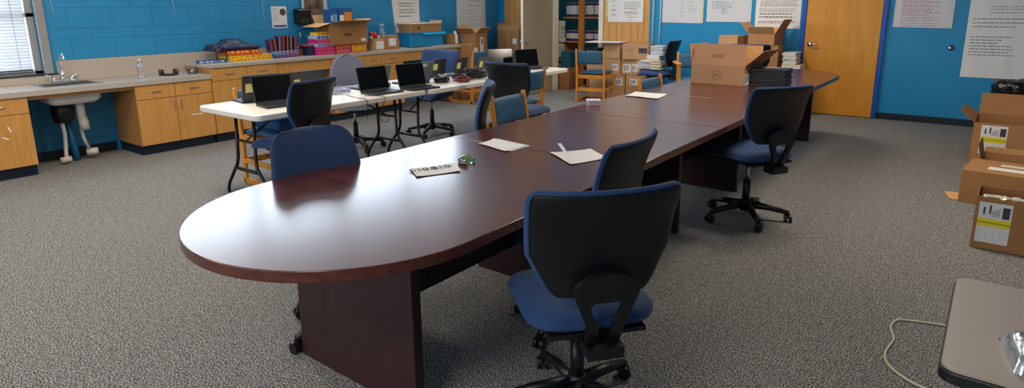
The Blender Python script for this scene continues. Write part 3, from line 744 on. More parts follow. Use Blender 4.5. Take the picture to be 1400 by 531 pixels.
# sink and tap
t = thing('sink', 'stainless steel rim sink set in the window worktop, white bowl below', 'sink', (0, 0, 0))
b = MB(); cxs, cys = (SX0+SX1)/2, (SY0+SY1)/2
b.bb(SX0-.03, SX0+.012, SY0-.03, SY1+.03, .7852, .790); b.bb(SX1-.012, SX1+.018, SY0-.03, SY1+.03, .7852, .790); b.bb(SX0, SX1, SY0-.03, SY0+.012, .7852, .790); b.bb(SX0, SX1, SY1-.012, SY1+.03, .7852, .790)
b.build('rim', STEEL, t, bevel=.002)
b = MB(); e = .008
b.bb(SX0+.002, SX0+e, SY0+.002, SY1-.002, .70, .787); b.bb(SX1-e, SX1-.002, SY0+.002, SY1-.002, .70, .787); b.bb(SX0+.002, SX1-.002, SY0+.002, SY0+e, .70, .787); b.bb(SX0+.002, SX1-.002, SY1-e, SY1-.002, .70, .787); b.bb(SX0+.002, SX1-.002, SY0+.002, SY1-.002, .69, .70)
b.build('basin', STEEL, t)
ol = rrect(.36, .46, .06, 5, cxs, cys); ol2 = rrect(.28, .36, .05, 5, cxs, cys)
vs = [(x, y, .735) for x, y in rrect(.39, .46, .06, 5, cxs, cys)]+[(x, y, .635) for x, y in rrect(.38, .45, .06, 5, cxs, cys)]+[(x, y, .60) for x, y in rrect(.30, .36, .05, 5, cxs, cys)]
n = 24; b = MB(); b.add(vs, [(i, (i+1) % n, n+(i+1) % n, n+i) for i in range(n)]+[(n+i, n+(i+1) % n, 2*n+(i+1) % n, 2*n+i) for i in range(n)]+[tuple(range(2*n, 3*n))[::-1]])
b.build('bowl_shell', WHITEP, t, smooth=True)
def tap(label, x, y, z, s=1.0):
    t = thing('tap', label, 'tap', (x, y, z))
    b = MB(); b.box((0, 0, .012*s), (.05*s, .20*s, .022*s)); b.build('deck_plate', CHROME, t, bevel=.008, seg=3)
    b = MB(); b.cyl((0, 0, .02*s), (0, 0, .13*s), .022*s, .013*s)
    b.tube([(0, 0, .12*s), (.0, 0, .25*s), (.02*s, 0, .295*s), (.06*s, 0, .32*s), (.10*s, 0, .305*s), (.12*s, 0, .26*s), (.122*s, 0, .235*s)], .0085*s, 10)
    b.build('spout', CHROME, t, smooth=True)
    for q in (-1, 1):
        b = MB(); b.cyl((0, q*.08*s, .02*s), (0, q*.08*s, .055*s), .018*s, .014*s); b.tube([(0, q*.08*s, .05*s), (0, q*.115*s, .07*s), (0, q*.15*s, .085*s)], [.008*s, .007*s, .010*s], 8)
        b.build('lever', CHROME, t, smooth=True)
tap('chrome gooseneck tap with two levers at the window sink', -7.455, 2.235, .7855, .93)
tap('chrome gooseneck tap on the raised worktop beside the blue bin', -7.36, 6.58, .8855, .93)
t = thing('waste_pipe', 'white plastic waste pipes with black disposal unit under the sink', 'pipe', (0, 0, 0))
b = MB(); b.lathe([(.075, .41), (.09, .43), (.095, .5), (.095, .59), (.07, .6)], (-7.28, 2.13, 0)); b.build('disposal_unit', BLK, t, smooth=True)
b = MB(); b.tube([(-7.22, 2.27, .60), (-7.22, 2.27, .46), (-7.22, 2.28, .40), (-7.22, 2.285, .32)], [.038, .038, .045, .042], 14); b.build('trap_pipe', PVC, t, smooth=True)
b = MB(); b.tube([(-7.24, 2.10, .42), (-7.25, 2.11, .30), (-7.24, 2.09, .10), (-7.22, 2.08, .03)], .018, 10); b.cyl((-7.22, 2.03, .04), (-7.22, 2.12, .045), .03); b.build('drain_pipe', PVC, t, smooth=True)
b = MB(); b.tube([(-7.26, 2.26, .33), (-7.26, 2.27, .22), (-7.28, 2.31, .10)], .016, 10); b.cyl((-7.30, 2.29, .07), (-7.26, 2.38, .075), .035); b.build('drain_pipe', PVC, t, smooth=True)
b = MB(); b.tube([(-7.33, 2.17, .42), (-7.33, 2.19, .2), (-7.31, 2.20, .0)], .032, 12); b.build('supply_pipe', BLUEPIPE, t, smooth=True)

# ================================================================ THINGS ON THE LOW WORKTOP
t = thing('water_bottle', 'clear plastic water bottle with blue label on the window worktop', 'bottle', (-7.146, 2.85, .7855))
MB().lathe([(.028, 0), (.032, .006), (.032, .11), (.03, .115), (.032, .12), (.032, .145), (.022, .165), (.013, .178), (.013, .19)], seg=20).build('body', CLEAR, t, smooth=True)
MB().lathe([(.0325, .122), (.0328, .123), (.0328, .143), (.0325, .144)], seg=20).build('label', LAV, t, smooth=True)
MB().lathe([(.014, .187), (.0145, .188), (.0145, .20), (.013, .201)], seg=16).build('cap', WHITEP, t, smooth=True)
t = thing('headphones', 'dark red headphones lying on the window worktop', 'headphones', (-7.22, 3.16, .7855), D(70))
b = MB(); pts = [(.0+.085*math.cos(a), .085*math.sin(a), .012) for a in [PI+PI*k/14 for k in range(15)]]; b.tube(pts, .012, 8); b.build('headband', BLK, t, smooth=True)
for s in (-1, 1):
    b = MB(); b.cyl((s*.085-.02*s, .0, .035), (s*.085+.012*s, 0, .035), .035, .03, seg=20); b.build('ear_cup', REDC, t, smooth=True)
    MB().cyl((s*.062, 0, .035), (s*.045, 0, .035), .03, .026, seg=20).build('ear_pad', BLK, t, smooth=True)
t = thing('plastic_cup', 'clear plastic tub with pens against the end of the raised worktop', 'container', (-7.12, 3.37, .7855))
MB().lathe([(.045, 0), (.05, .004), (.058, .06), (.055, .06), (.048, .008), (0.0, .008)], seg=20).build('tub', CLEAR, t, smooth=True)
MB().tube([(0, .01, .01), (.03, .04, .1)], .004, 6).build('pen', INKK, t)

# ================================================================ THINGS ON THE RAISED WORKTOP
ZW = .8855
def gamebox(label, x, y, z, sx, sy, sz, m, rz=0, band=None, name='board_game_box', cat='box', group=None, text=None, tm=None):
    t = thing(name, label, cat, (x, y, z), D(rz), group)
    MB().bb(-sx/2, sx/2, -sy/2, sy/2, 0, sz-.0005).build('carton', m, t, bevel=.0015)
    if band is not None:
        b = MB(); q = random.Random(int((x+y+z)*1000))
        yy = -sy/2+.012
        while yy < sy/2-.03:
            wd = q.uniform(.02, .05); MB().bb(sx/2, sx/2+.0008, yy, min(sy/2-.008, yy+wd), sz*.2, sz*.8).build('print', band, t); yy += wd+q.uniform(.01, .035)
    return t
gamebox('long blue book box lying at the left front corner of the raised worktop', -7.18, 3.66, ZW, .10, .36, .033, BLU, -12, LAV)
for k, (m, nm, w2) in enumerate(((YBOX, 'lowest yellow', .56), (YBOX, 'second yellow', .53), (ORA, 'orange yellow-lettered', .40), (RED, 'red', .40))):
    gamebox('%s game box in the flat pile below the plastic bags' % nm, -7.22, 4.08-.03*k*(k > 1), ZW+.031*k, .26, w2, .031, m, 2-2*k, (RED if k == 2 else YBOX if k == 3 else ORA))
t = thing('plastic_bag', 'black mesh bags of supplies heaped on the game boxes', 'bag', (-7.27, 3.92, ZW+.125))
b = MB(); q = random.Random(5); U, V = 26, 14; vs = []
for i in range(U+1):
    for j in range(V+1):
        u, v = i/U-.5, j/V-.5; e = max(0, 1-(2*u)**6)*max(0, 1-(2*v)**6)
        vs.append((v*.30, u*.50+.03*v, (.085+.05*(v+.5)*0+.03*math.sin(u*9+1)+.02*math.sin(v*14))*e**.5+q.uniform(-.016, .018)*e))
fs = [(i*(V+1)+j, i*(V+1)+j+1, (i+1)*(V+1)+j+1, (i+1)*(V+1)+j) for i in range(U) for j in range(V)]
b.add(vs, fs); b.add([(v[0], v[1], -.003 if True else 0) for v in vs], fs)
b.build('heap', mat('mixed_black_wrap', (14, 16, 22), .2, rgb2=(60, 56, 80), nscale=40, bump=.8, bscale=40), t, smooth=True)
MB().box((.03, .05, .03), (.27, .50, .05)).build('lower_layer', mat('purple_wrap', (34, 30, 66), .4, bump=.5, bscale=20), t, bevel=.02, seg=3)
for yy in (-.30, -.18): MB().tube([(.17, yy, .08), (.20, yy+.01, .03), (.19, yy+.03, -.05), (.17, yy+.03, -.11)], .006, 6).build('strap', BLK, t, smooth=True)
for k in range(2): gamebox('light blue box of the pair under the striped packets, %s' % ('lower' if k == 0 else 'upper'), -7.16, 4.55, ZW+.042*k, .16, .36, .042, LBLU if k else BLU, 10, RED)
# packets stack (columns of thin purple and dark packets)
cols = [(4.37, PUR, .15, 6), (4.425, MAROON, .16, 4), (4.48, PUR, .19, -5), (4.53, MAROON, .19, -7), (4.59, BLK, .195, -8), (4.64, BLK, .185, -5), (4.70, MAROON, .17, 0)]
for k, (yy, m, hgt, tl) in enumerate(cols):
    t = thing('packet_stack', '%s column of striped packets on the light blue boxes, %s from the left' % ('purple' if m is PUR else 'maroon' if m is MAROON else 'black', ['first', 'second', 'third', 'fourth', 'fifth', 'sixth', 'seventh'][k]), 'packets', (-7.16, yy, ZW+.0845), 0, 'striped packets')
    b = MB(); s = MB(); nn = int(hgt/.011)
    for i in range(nn):
        dy = (i/nn)*.012*(-1 if tl > 0 else 1)
        b.bb(-.05, .05, -.022+dy, .022+dy, i*.011, i*.011+.0085); s.bb(.0501, .0508, -.016+dy, .004+dy, i*.011+.002, i*.011+.007)
    b.build('packets', m, t); s.build('stripes', [PNK, ORA, LAV][k % 3], t)
# dark things between, then magenta boxes
gamebox('brown box lying between the striped packets and the magenta boxes', -7.3, 4.80, ZW, .16, .15, .09, CARDB, 0)
gamebox('dark navy box standing beside the magenta boxes', -7.2, 4.92, ZW, .18, .10, .12, mat('navy_card', (20, 30, 70), .5), 0)
gamebox('red folder lying on the dark navy box', -7.2, 4.90, ZW+.1205, .18, .14, .015, RED, 6)
st = [(MAG, .055), (MAG, .05), (LAV, .04), (MAG, .055), (LAV, .048)]
z = ZW
for k, (m, hh) in enumerate(st):
    gamebox('%s craft box, %s in the left stack beside the big carton' % ('magenta' if m is MAG else 'lavender', ['bottom', 'second', 'third', 'fourth', 'top'][k]), -7.16, 5.13, z, .18, .29, hh, m, 4, PNK if m is MAG else BLU); z += hh+.0006
gamebox('yellow and red packet on top of the left craft box stack', -7.16, 5.12, z, .14, .22, .04, YBOX, 8, RED)
z = ZW
for k in range(2):
    gamebox('magenta craft box with orange print, %s one under the big carton' % ('lower' if k == 0 else 'upper'), -7.18, 5.42, z, .20, .26, .058, MAG if k == 0 else PNK, 2, ORA); z += .0586
gamebox('orange box under the right half of the big carton', -7.20, 5.70, ZW, .20, .26, .117, ORA, 0, YBOX)

def carton(label, x, y, z, w, d, h, rz=0, m=CARD, mi=CARDI, flaps=(), closed=False, name='cardboard_box', group=None, tape=True):
    """w along x, d along y; flaps: (side, angle from horizontal outward, length)"""
    t = thing(name, label, 'box', (x, y, z), D(rz), group); e = .004
    b = MB()
    if closed:
        b.bb(-w/2, w/2, -d/2, d/2, 0, h); b.build('body', m, t, bevel=.003)
        if tape: MB().bb(-w/2-.0006, w/2+.0006, -.025, .025, h*.75, h+.0006).build('tape', TAPE, t)
    else:
        b.bb(-w/2, w/2, -d/2, d/2, 0, e, 1)
        b.bb(-w/2, -w/2+e/2, -d/2, d/2, 0, h, 0); b.bb(w/2-e/2, w/2, -d/2, d/2, 0, h, 0); b.bb(-w/2, w/2, -d/2, -d/2+e/2, 0, h, 0); b.bb(-w/2, w/2, d/2-e/2, d/2, 0, h, 0)
        b.bb(-w/2+e/2, -w/2+e, -d/2+e, d/2-e, e, h, 1); b.bb(w/2-e, w/2-e/2, -d/2+e, d/2-e, e, h, 1); b.bb(-w/2+e, w/2-e, -d/2+e/2, -d/2+e, e, h, 1); b.bb(-w/2+e, w/2-e, d/2-e, d/2-e/2, e, h, 1)
        b.build('body', [m, mi], t)
    for side, ang, L in flaps:
        o = {'+x': Vector((1, 0, 0)), '-x': Vector((-1, 0, 0)), '+y': Vector((0, 1, 0)), '-y': Vector((0, -1, 0))}[side]
        hw = (d if side[1] == 'x' else w)/2-.004; ac = Vector((0, 0, 1)).cross(o); base = o*((w if side[1] == 'x' else d)/2)+Vector((0, 0, h))
        dr = o*math.cos(D(ang))+Vector((0, 0, 1))*math.sin(D(ang)); nn = dr.cross(ac).normalized()
        if nn.z < 0 and ang < 90: nn = -nn
        out = (o*math.sin(D(ang))*1.0-Vector((0, 0, 1))*math.cos(D(ang)))   # outer face normal
        vs = []
        for q in (0, .002, .004):
            for a2, l2 in ((-hw, 0), (hw, 0), (hw-.006, L), (-hw+.006, L)): vs.append(base+ac*a2+dr*l2-out*q)
        fb = MB(); fb.add([tuple(v) for v in vs], [(0, 1, 2, 3), (0, 4, 5, 1), (1, 5, 6, 2), (2, 6, 7, 3), (3, 7, 4, 0)], 0)
        fb.add([tuple(v) for v in vs], [(8, 11, 10, 9), (4, 8, 9, 5), (5, 9, 10, 6), (6, 10, 11, 7), (7, 11, 8, 4)], 1)
        fb.build('flap', [m, mi], t)
    return t
def face_patch(parent, name, m, axis, off, a0, a1, z0, z1, t=.0008):
    """thin patch on a face: axis '+x','-x','+y','-y' at distance off; a along the other horizontal axis"""
    b = MB()
    if axis == '+x': b.bb(off, off+t, a0, a1, z0, z1)
    elif axis == '-x': b.bb(off-t, off, a0, a1, z0, z1)
    elif axis == '+y': b.bb(a0, a1, off, off+t, z0, z1)
    else: b.bb(a0, a1, off-t, off, z0, z1)
    return b.build(name, m, parent)
c = carton('large open brown carton on the raised worktop holding blue snack boxes', -7.20, 5.50, 1.005, .34, .62, .285, 3, CARDB, CARDI, [('+x', 10, .17), ('-y', -12, .22), ('+y', 25, .10), ('-x', 60, .12)])
face_patch(c, 'print', PBROWN, '+x', .17, -.10, .02, .11, .145); face_patch(c, 'label', PAPER, '+x', .17, .19, .27, .03, .07)
for q, zz in enumerate((.16, .19, .22)): face_patch(c, 'print', PBROWN, '+x', .17, -.16, .12, zz, zz+.004)
for k, (yy, hh, ss) in enumerate(((5.32, .215, .12), (5.51, .24, .22))):
    t = gamebox('%s blue snack box standing up out of the large open carton' % ('smaller' if k == 0 else 'wider'), -7.25, yy+.05, 1.25, .16, ss, hh, BLU, 0, None, name='snack_box')
    face_patch(t, 'print', ORA if k else LBLU, '+x', .08, -.02, ss/2-.01, .03, hh-.06); face_patch(t, 'print', PAPER, '+x', .08, -ss/2+.01, -.03, .06, .14)
t = thing('picture_frame', 'grey edged brown picture leaning on the wall above the big carton', 'picture', (XL+.03, 5.27, 1.30))
MB().bb(0, .015, -.15, .16, 0, .55).build('picture', mat('brown_print', (70, 52, 44), .6, rgb2=(168, 130, 100), nscale=7), t); b = MB(); b.bb(0, .022, -.175, -.15, 0, .56); b.bb(0, .022, .16, .22, 0, .56); b.build('frame', MAGZ, t)
# smaller things right of the big carton
t = gamebox('small pale carton with printed label in front of the brown one', -7.13, 6.03, ZW, .16, .19, .165, TANB, 0); face_patch(t, 'label', PAPER, '+x', .08, -.06, .07, .02, .13)
t = thing('toy', 'small red and white plush toy lying on the pale carton', 'toy', (-7.15, 6.03, ZW+.166))
for nm, m, c_, r_ in (('body', RED, (0, 0, .045), .045), ('head', RED, (0, -.06, .06), .035), ('foot', WHITEP, (.03, .045, .02), .02), ('foot', WHITEP, (.03, -.085, .02), .02)):
    MB().lathe([(r_*math.sin(PI*k/10)+.0005, -r_*math.cos(PI*k/10)) for k in range(11)], c_, 14).build(nm, m, t, smooth=True)
c = carton('closed brown carton with white label beside the bleach bottle', -7.18, 6.27, ZW, .22, .30, .20, 0, CARD, closed=True, tape=False)
face_patch(c, 'label', PAPER, '+x', .11, -.05, .09, .05, .16)
t = thing('spray_bottle', 'translucent blue spray bottle standing behind the labelled carton', 'bottle', (-7.42, 6.40, ZW))
MB().lathe([(.06, 0), (.065, .01), (.065, .18), (.05, .25), (.025, .30), (.02, .32)], seg=20).build('body', mat('pale_blue_translucent', (150, 186, 214), .2, trans=.4), t, smooth=True)
MB().box((.01, 0, .345), (.075, .025, .03)).build('trigger_head', WHITEP, t, bevel=.005)
t = thing('sink', 'second steel sink rim in the raised worktop beside the blue bin', 'sink', (0, 0, 0))
b = MB(); b.bb(-7.19, -7.17, 6.62, 7.0, .8852, .892); b.bb(-6.97, -6.95, 6.62, 7.0, .8852, .892); b.bb(-7.19, -6.95, 6.60, 6.625, .8852, .892); b.bb(-7.19, -6.95, 6.99, 7.01, .8852, .892); b.build('rim', STEEL, t, bevel=.002)
MB().bb(-7.17, -6.97, 6.625, 6.99, .8851, .8856).build('basin', DGREY, t)
t = thing('plastic_bin', 'bright cyan blue plastic bin with folded lid on the raised worktop', 'bin', (-7.34, 7.15, ZW))
b = MB(); b.prism(rrect(.26, .74, .03, 4), 0, .20); b.build('body', CYAN, t, bevel=.006)
b = MB(); b.box((.01, 0, .207), (.30, .78, .012)); b.box((.17, .12, .19), (.05, .5, .01), ry=D(35)); b.build('lid', mat('light_cyan_plastic', (20, 172, 226), .35), t, bevel=.004)
c = carton('flat tan carton with a torn flap lying on the blue bin', -7.33, 7.12, ZW+.2145, .28, .66, .13, 0, CARD, CARDI, [('-x', 15, .12), ('+y', 60, .05)], closed=True, tape=False)
face_patch(c, 'print', PBROWN, '+x', .14, -.20, -.14, .04, .09); MB().bb(-.15, .16, -.34, .34, .1302, .137).build('torn_top', PAPER, c)
t = thing('cleaning_bottle', 'white bottle standing on the labelled carton between the blue bin and the tall carton', 'bottle', (-7.22, 7.80, .8835))
MB().lathe([(.05, 0), (.052, .01), (.052, .13), (.03, .17), (.018, .19), (.018, .21)], seg=18).build('body', WHITEP, t, smooth=True)
t = gamebox('brown folder standing between the blue bin and the white bottle', -7.22, 7.68, .8835, .12, .10, .17, CARDB, 0)
# cartons beyond the end of the raised worktop
carton('large brown carton on the floor past the end of the raised worktop', -7.10, 7.77, 0, .44, .40, .44, 0, CARD, closed=True)
c = carton('brown carton with white shipping label stacked on the floor carton by the worktop', -7.08, 7.77, .441, .42, .39, .44, 0, CARD, closed=True)
face_patch(c, 'label', PAPER, '+x', .21, .10, .19, .24, .38)
c = carton('tall open carton with spread flaps beyond the raised worktop', -7.14, 8.17, .70, .32, .38, .34, 10, CARD, CARDI, [('+x', 45, .14), ('-y', 40, .14), ('+y', 35, .16), ('-x', 70, .14)])
face_patch(c, 'label', PAPER, '+x', .16, -.05, .06, .03, .28); face_patch(c, 'print', INKK, '+x', .1609, -.01, .03, .16, .25)
carton('brown floor carton supporting the tall open carton', -7.14, 8.19, 0, .36, .38, .698, 0, CARDB, closed=True)
# low cabinet in the corner with cartons on top
t = thing('metal_cabinet', 'grey metal cabinet with beige top in the corner behind the closet door', 'cabinet', (-6.98, 9.1, 0))
MB().bb(-.36, .42, -.12, .20, 0, .655).build('body', GREYM, t, bevel=.004); MB().bb(-.38, .44, -.15, .21, .656, .70).build('top', LAM, t, bevel=.004)
MB().bb(-.30, .36, -.128, -.1205, .08, .58).build('front_panel', MGREY, t)
c = carton('tall brown carton with raised flaps on the corner cabinet', -7.02, 9.13, .701, .50, .30, .37, 0, CARDB, CARDI, [('-y', 115, .10), ('-x', 90, .12), ('+x', 80, .05)])
face_patch(c, 'tape', TAPE, '-y', -.15, -.02, .0, .0, .36); face_patch(c, 'label', PAPER, '-y', -.15, .10, .19, .12, .22)

# ================================================================ WALL THINGS
def scribble(parent, org, ax, upv, nrm, lines, m, name='writing', wob=.004, th=.0028, seed=3):
    """lines: (x0, x1, z) along ax from org; handwriting as small wobbling ribbons"""
    q = random.Random(seed); b = MB()
    for x0, x1, z in lines:
        x = x0
        while x < x1:
            wl = min(q.uniform(.02, .055), x1-x); n = max(3, int(wl/.005)); prev = None
            for i in range(n+1):
                a = x+wl*i/n; zz = z+q.uniform(-wob, wob); p = org+ax*a+upv*zz+nrm*.0012
                if prev is not None: b.quad(prev-upv*th, p-upv*th, p+upv*th, prev+upv*th)
                prev = p
            x += wl+q.uniform(.008, .016)
    return b.build(name, m, parent)
AX, AY, UZ = Vector((1, 0, 0)), Vector((0, 1, 0)), Vector((0, 0, 1))
def poster_back(label, x0, x1, z0, z1, m=PAPER, inks=(), y=YB-.004, skew=0.0, name='chart_paper'):
    t = thing(name, label, 'poster', (0, 0, 0), 0, None)
    b = MB(); n = 8; vs = []
    for i in range(n+1):
        a = i/n; yy = y-.003-.004*math.sin(a*PI*3)**2
        vs += [(x0+(x1-x0)*a, yy, z0+skew*a), (x0+(x1-x0)*a, y-.003, z1)]
    b.add(vs, [(2*i, 2*i+2, 2*i+3, 2*i+1) for i in range(n)]); b.add([(v[0], v[1]+.0012, v[2]) for v in vs], [(2*i, 2*i+2, 2*i+3, 2*i+1) for i in range(n)])
    b.build('sheet', m, t)
    for k, (ink, lines, th) in enumerate(inks):
        scribble(t, Vector((x0, y-.0085, z0)), AX, UZ, Vector((0, -1, 0)), lines, ink, th=th, seed=k+3)
    return t
q = random.Random(11)
def rows(x0, x1, zs, jit=.3): return [(x0, x0+(x1-x0)*(1-q.uniform(0, jit)), z) for z in zs]
poster_back('white chart paper with notes in black and red hung on the wood paneling', -5.20, -4.57, 1.215, 1.95, PAPER,
            y=YB-.0155, inks=[(INKK, rows(.07, .16, [.10, .125, .18, .2, .26, .33, .36], .2)+rows(.30, .60, [.14, .16, .22, .25, .28, .31, .36, .4]), .003), (INKR, rows(.36, .46, [.03, .07, .105], .3)+rows(.42, .56, [.08, .2]), .0028)])
b = MB()
for i in range(9): b.bb(-5.235+q.uniform(-.006, .006), -5.18, YB-.0165, YB-.0155, 1.30+i*.045, 1.335+i*.045)
tag(b.build('paper_tabs', PAPERY), 'cream paper tabs along the left edge of the paneling chart', 'paper tabs')
poster_back('white chart paper left of the three on the blue wall, right of the conduits', -4.25, -3.62, 1.215, 1.95, PAPERG, [(INKR, rows(.30, .36, [.10, .16, .20, .24, .28], .3), .003), (INKG, rows(.42, .56, [.16, .2, .25, .3], .3), .0025), (INKK, rows(.2, .5, [.36, .4, .45], .3), .0025)], skew=-.01)
tag(MB().bb(-3.62, -3.595, YB-.005, YB-.003, 1.21, 1.95).build('paper_strip', PAPERY), 'yellow strip edge of paper behind the left chart on the blue wall', 'paper')
poster_back('white chart paper with blue bubbles, middle of the three on the blue wall', -3.54, -2.89, 1.23, 1.95, PAPERG, [(INKB, rows(.07, .4, [.20, .23, .26, .29, .33, .36], .3)+rows(.22, .32, [.13, .155, .18], .2), .003)])
poster_back('printed text poster on the blue wall left of the maple door', -2.83, -2.225, 1.145, 1.95, PAPER,
            [(INKK, rows(.06, .50, [.16, .20, .41], .06), .005), (MGREY, rows(.06, .58, [.33, .35, .375, .31], .08), .003), (PBROWN, rows(.05, .56, [.075, .09, .10, .155, .23, .25, .27], .06), .002)])
poster_back('white chart paper with faded red writing right of the maple door', -1.12, -.50, 1.185, 1.95, PAPERG, [(INKR, rows(.07, .50, [.02, .05, .085, .115, .15, .175, .20, .22, .25, .27, .30, .33], .45), .0026)], skew=-.012)
poster_back('long white chart paper with black handwriting at the right edge', -.352, .42, .60, 1.95, PAPER, [(INKK, rows(.05, .50, [.27, .305, .34, .375, .41, .445, .48], .4)+rows(.05, .6, [.60, .645, .69], .3), .0032), (INKG, rows(.2, .6, [.76, .80, .83], .2), .0032)])
b = MB(); T = Matrix.Translation((-.485, YB-.001, .945)) @ Matrix.Rotation(D(90), 4, 'X')
b.lathe([(.034, 0), (.034, .01), (.024, .016), (.024, .03), (.0, .031)], seg=20, T=T)
tag(b.build('door_stop', STEEL, smooth=True), 'round metal bumper on the blue wall beside the long chart', 'wall bumper')
def poster_left(label, y0, y1, z0, z1, m, inks=(), dy=0.0, name='chart_paper'):
    t = thing(name, label, 'poster', (0, 0, 0)); x = XL+.004
    b = MB(); vs = [(x, y0+dy, z0), (x, y1, z0), (x, y1, z1), (x, y0, z1)]
    b.add(vs, [(0, 1, 2, 3)]); b.add([(v[0]-.0015, v[1], v[2]) for v in vs], [(0, 1, 2, 3)]); b.build('sheet', m, t)
    for k, (ink, lines, th) in enumerate(inks): scribble(t, Vector((x+.0012, y0, z0)), AY, UZ, AX, lines, ink, th=th, seed=k+13)
    return t
poster_left('tall printed paper hanging on the blue block wall above the second tap', 6.68, 7.29, 1.075, 2.0, mat('cream_poster', (222, 214, 204), .8), [(INKK, rows(.17, .55, [.27, .33, .37, .43, .47, .53, .58, .65, .72], .35), .006)], dy=.08)
poster_left('chart paper with green and grey notes hanging near the room corner', 8.18, 8.95, 1.08, 2.0, PAPERG, [(INKG, rows(.1, .6, [.10, .16, .22, .28, .33], .3), .003), (INKK, rows(.3, .7, [.42, .5, .56], .3), .004)])
t = poster_left('small safety poster with a round picture beside the towel dispenser', 4.655, 4.875, 1.235, 1.515, PAPER, [(INKB, rows(.02, .11, [.09, .11, .13, .15, .17, .19, .21, .235, .25], .2), .002)], name='poster')
MB().bb(XL+.0045, XL+.0056, 4.675, 4.86, 1.25, 1.275).build('blue_footer', BLU, t); b = MB(); b.lathe([(.045, 0), (.045, .001)], seg=20, T=Matrix.Translation((XL+.005, 4.82, 1.44)) @ Matrix.Rotation(D(90), 4, 'Y')); b.build('round_picture', PBROWN, t)
t = thing('towel_dispenser', 'black paper towel dispenser mounted on the block wall', 'dispenser', (XL, 5.075, 1.27))
MB().bb(.001, .115, -.105, .105, .01, .215).build('cover', mat('smoked_black_plastic', (14, 14, 16), .15, spec=.6), t, bevel=.025, seg=4); MB().bb(.09, .117, -.06, .06, .005, .03).build('outlet', BLK, t, bevel=.004)
t = thing('wall_hook', 'small white hook on the block wall below the towel dispenser', 'hook', (XL, 5.05, 1.10)); MB().tube([(.002, 0, .06), (.02, 0, .05), (.022, 0, .02), (.012, 0, 0)], .008, 8).build('hook', WHITEP, t, smooth=True)
for i, (yy, zz, wh) in enumerate(((2.265, 1.44, 'above the window sink'), (3.44, 1.44, 'above the low worktop end'), (4.545, 1.35, 'left of the safety poster'), (4.74, 1.512, 'right above the safety poster'))):
    tag(MB().tube([(XL+.009, yy-.02, 2.05), (XL+.008, yy, zz)], .0045, 8).build('hanging_cord', COND, smooth=True), 'thin pale cord hanging on the block wall %s' % wh, 'cord', 'pale wall cords')

# ================================================================ CLOSET
t = thing('shelf_unit', 'wooden shelving inside the closet opening with a front post', 'shelf', (0, 0, 0))
for z in (.42, .84, 1.28, 1.75): MB().bb(-6.52, -5.2, 10.0, 10.45, z-.03, z).build('shelf', CHWOOD, t, bevel=.002)
MB().bb(-6.14, -6.03, 9.93, 9.985, 0, 2.4).build('post', wood_mat('pine_post', (190, 118, 44), (206, 134, 60), .5), t, bevel=.003); MB().bb(-6.55, -6.5, 9.93, 10.45, 0, .8).build('side', CHWOOD, t)
for lev, z in (('upper', 1.281), ('middle', .841)):
    for k in range(4):
        gx = -6.33+k*.30; t = thing('paper_carton', '%s shelf copy paper carton in the closet, %s from the left' % (lev, ['first', 'second', 'third', 'fourth'][k]), 'box', (gx, 10.18, z), 0, 'purple and white paper cartons')
        hh = .25 if lev == 'upper' else .19
        MB().bb(-.14, .14, -.14, .14, 0, hh).build('carton', PAPER, t, bevel=.002); MB().bb(-.1405, .1405, -.1405, .1405, .0, .045).build('band', PUR, t); MB().bb(-.1405, .1405, -.1405, .1405, hh-.05, hh-.005).build('band', PUR, t)
t = thing('added_ceiling_light', 'added unseen lamp on the closet ceiling above the shelves', 'ceiling light', (-5.9, 9.95, 3.04))  # made-up lamp, added to brighten the closet interior
MB().lathe([(.14, -.002), (.14, -.05), (.10, -.08), (.0, -.085)], seg=24).build('shade', EMIT, t, smooth=True)
l = bpy.data.lights.new('closet_fill', 'AREA'); l.shape = 'DISK'; l.size = .26; l.energy = 14; l.color = (1, .9, .75); lo = bpy.data.objects.new('closet_fill_light', l); COL.objects.link(lo); lo.parent = t; lo.location = (0, 0, -.095)
for k in range(24):
    t = MB().box((0, 0, .017), (.24, .20, .033)).build('book', [MAGY, PAPER, MAGZ][k % 3], bevel=.002)
    t.location = (-6.54+q.uniform(-.012, .012), 9.80+q.uniform(-.01, .01), .034*k+.0005*k); t.rotation_euler = (0, 0, q.uniform(-.06, .06))
    tag(t, 'pale paper book in the tall stack just inside the closet', 'book', 'tall stack of pale books in the closet')
for k in range(11):
    t = MB().box((0, 0, .017), (.24, .20, .033)).build('book', [MAGY, PAPER, MAGZ][k % 3], bevel=.002)
    t.location = (-6.52+q.uniform(-.012, .012), 9.80+q.uniform(-.01, .01), .0345*(24+k)); t.rotation_euler = (0, 0, q.uniform(-.06, .06))
    tag(t, 'pale paper book in the tall stack just inside the closet', 'book', 'tall stack of pale books in the closet')
carton('brown carton on the closet floor under the shelves', -6.19, 9.70, 0, .22, .30, .40, 0, CARDB, closed=True)
carton('dark teal storage box in the closet standing on the brown carton', -6.17, 9.70, .401, .20, .28, .28, 0, DTEAL, closed=True, tape=False)

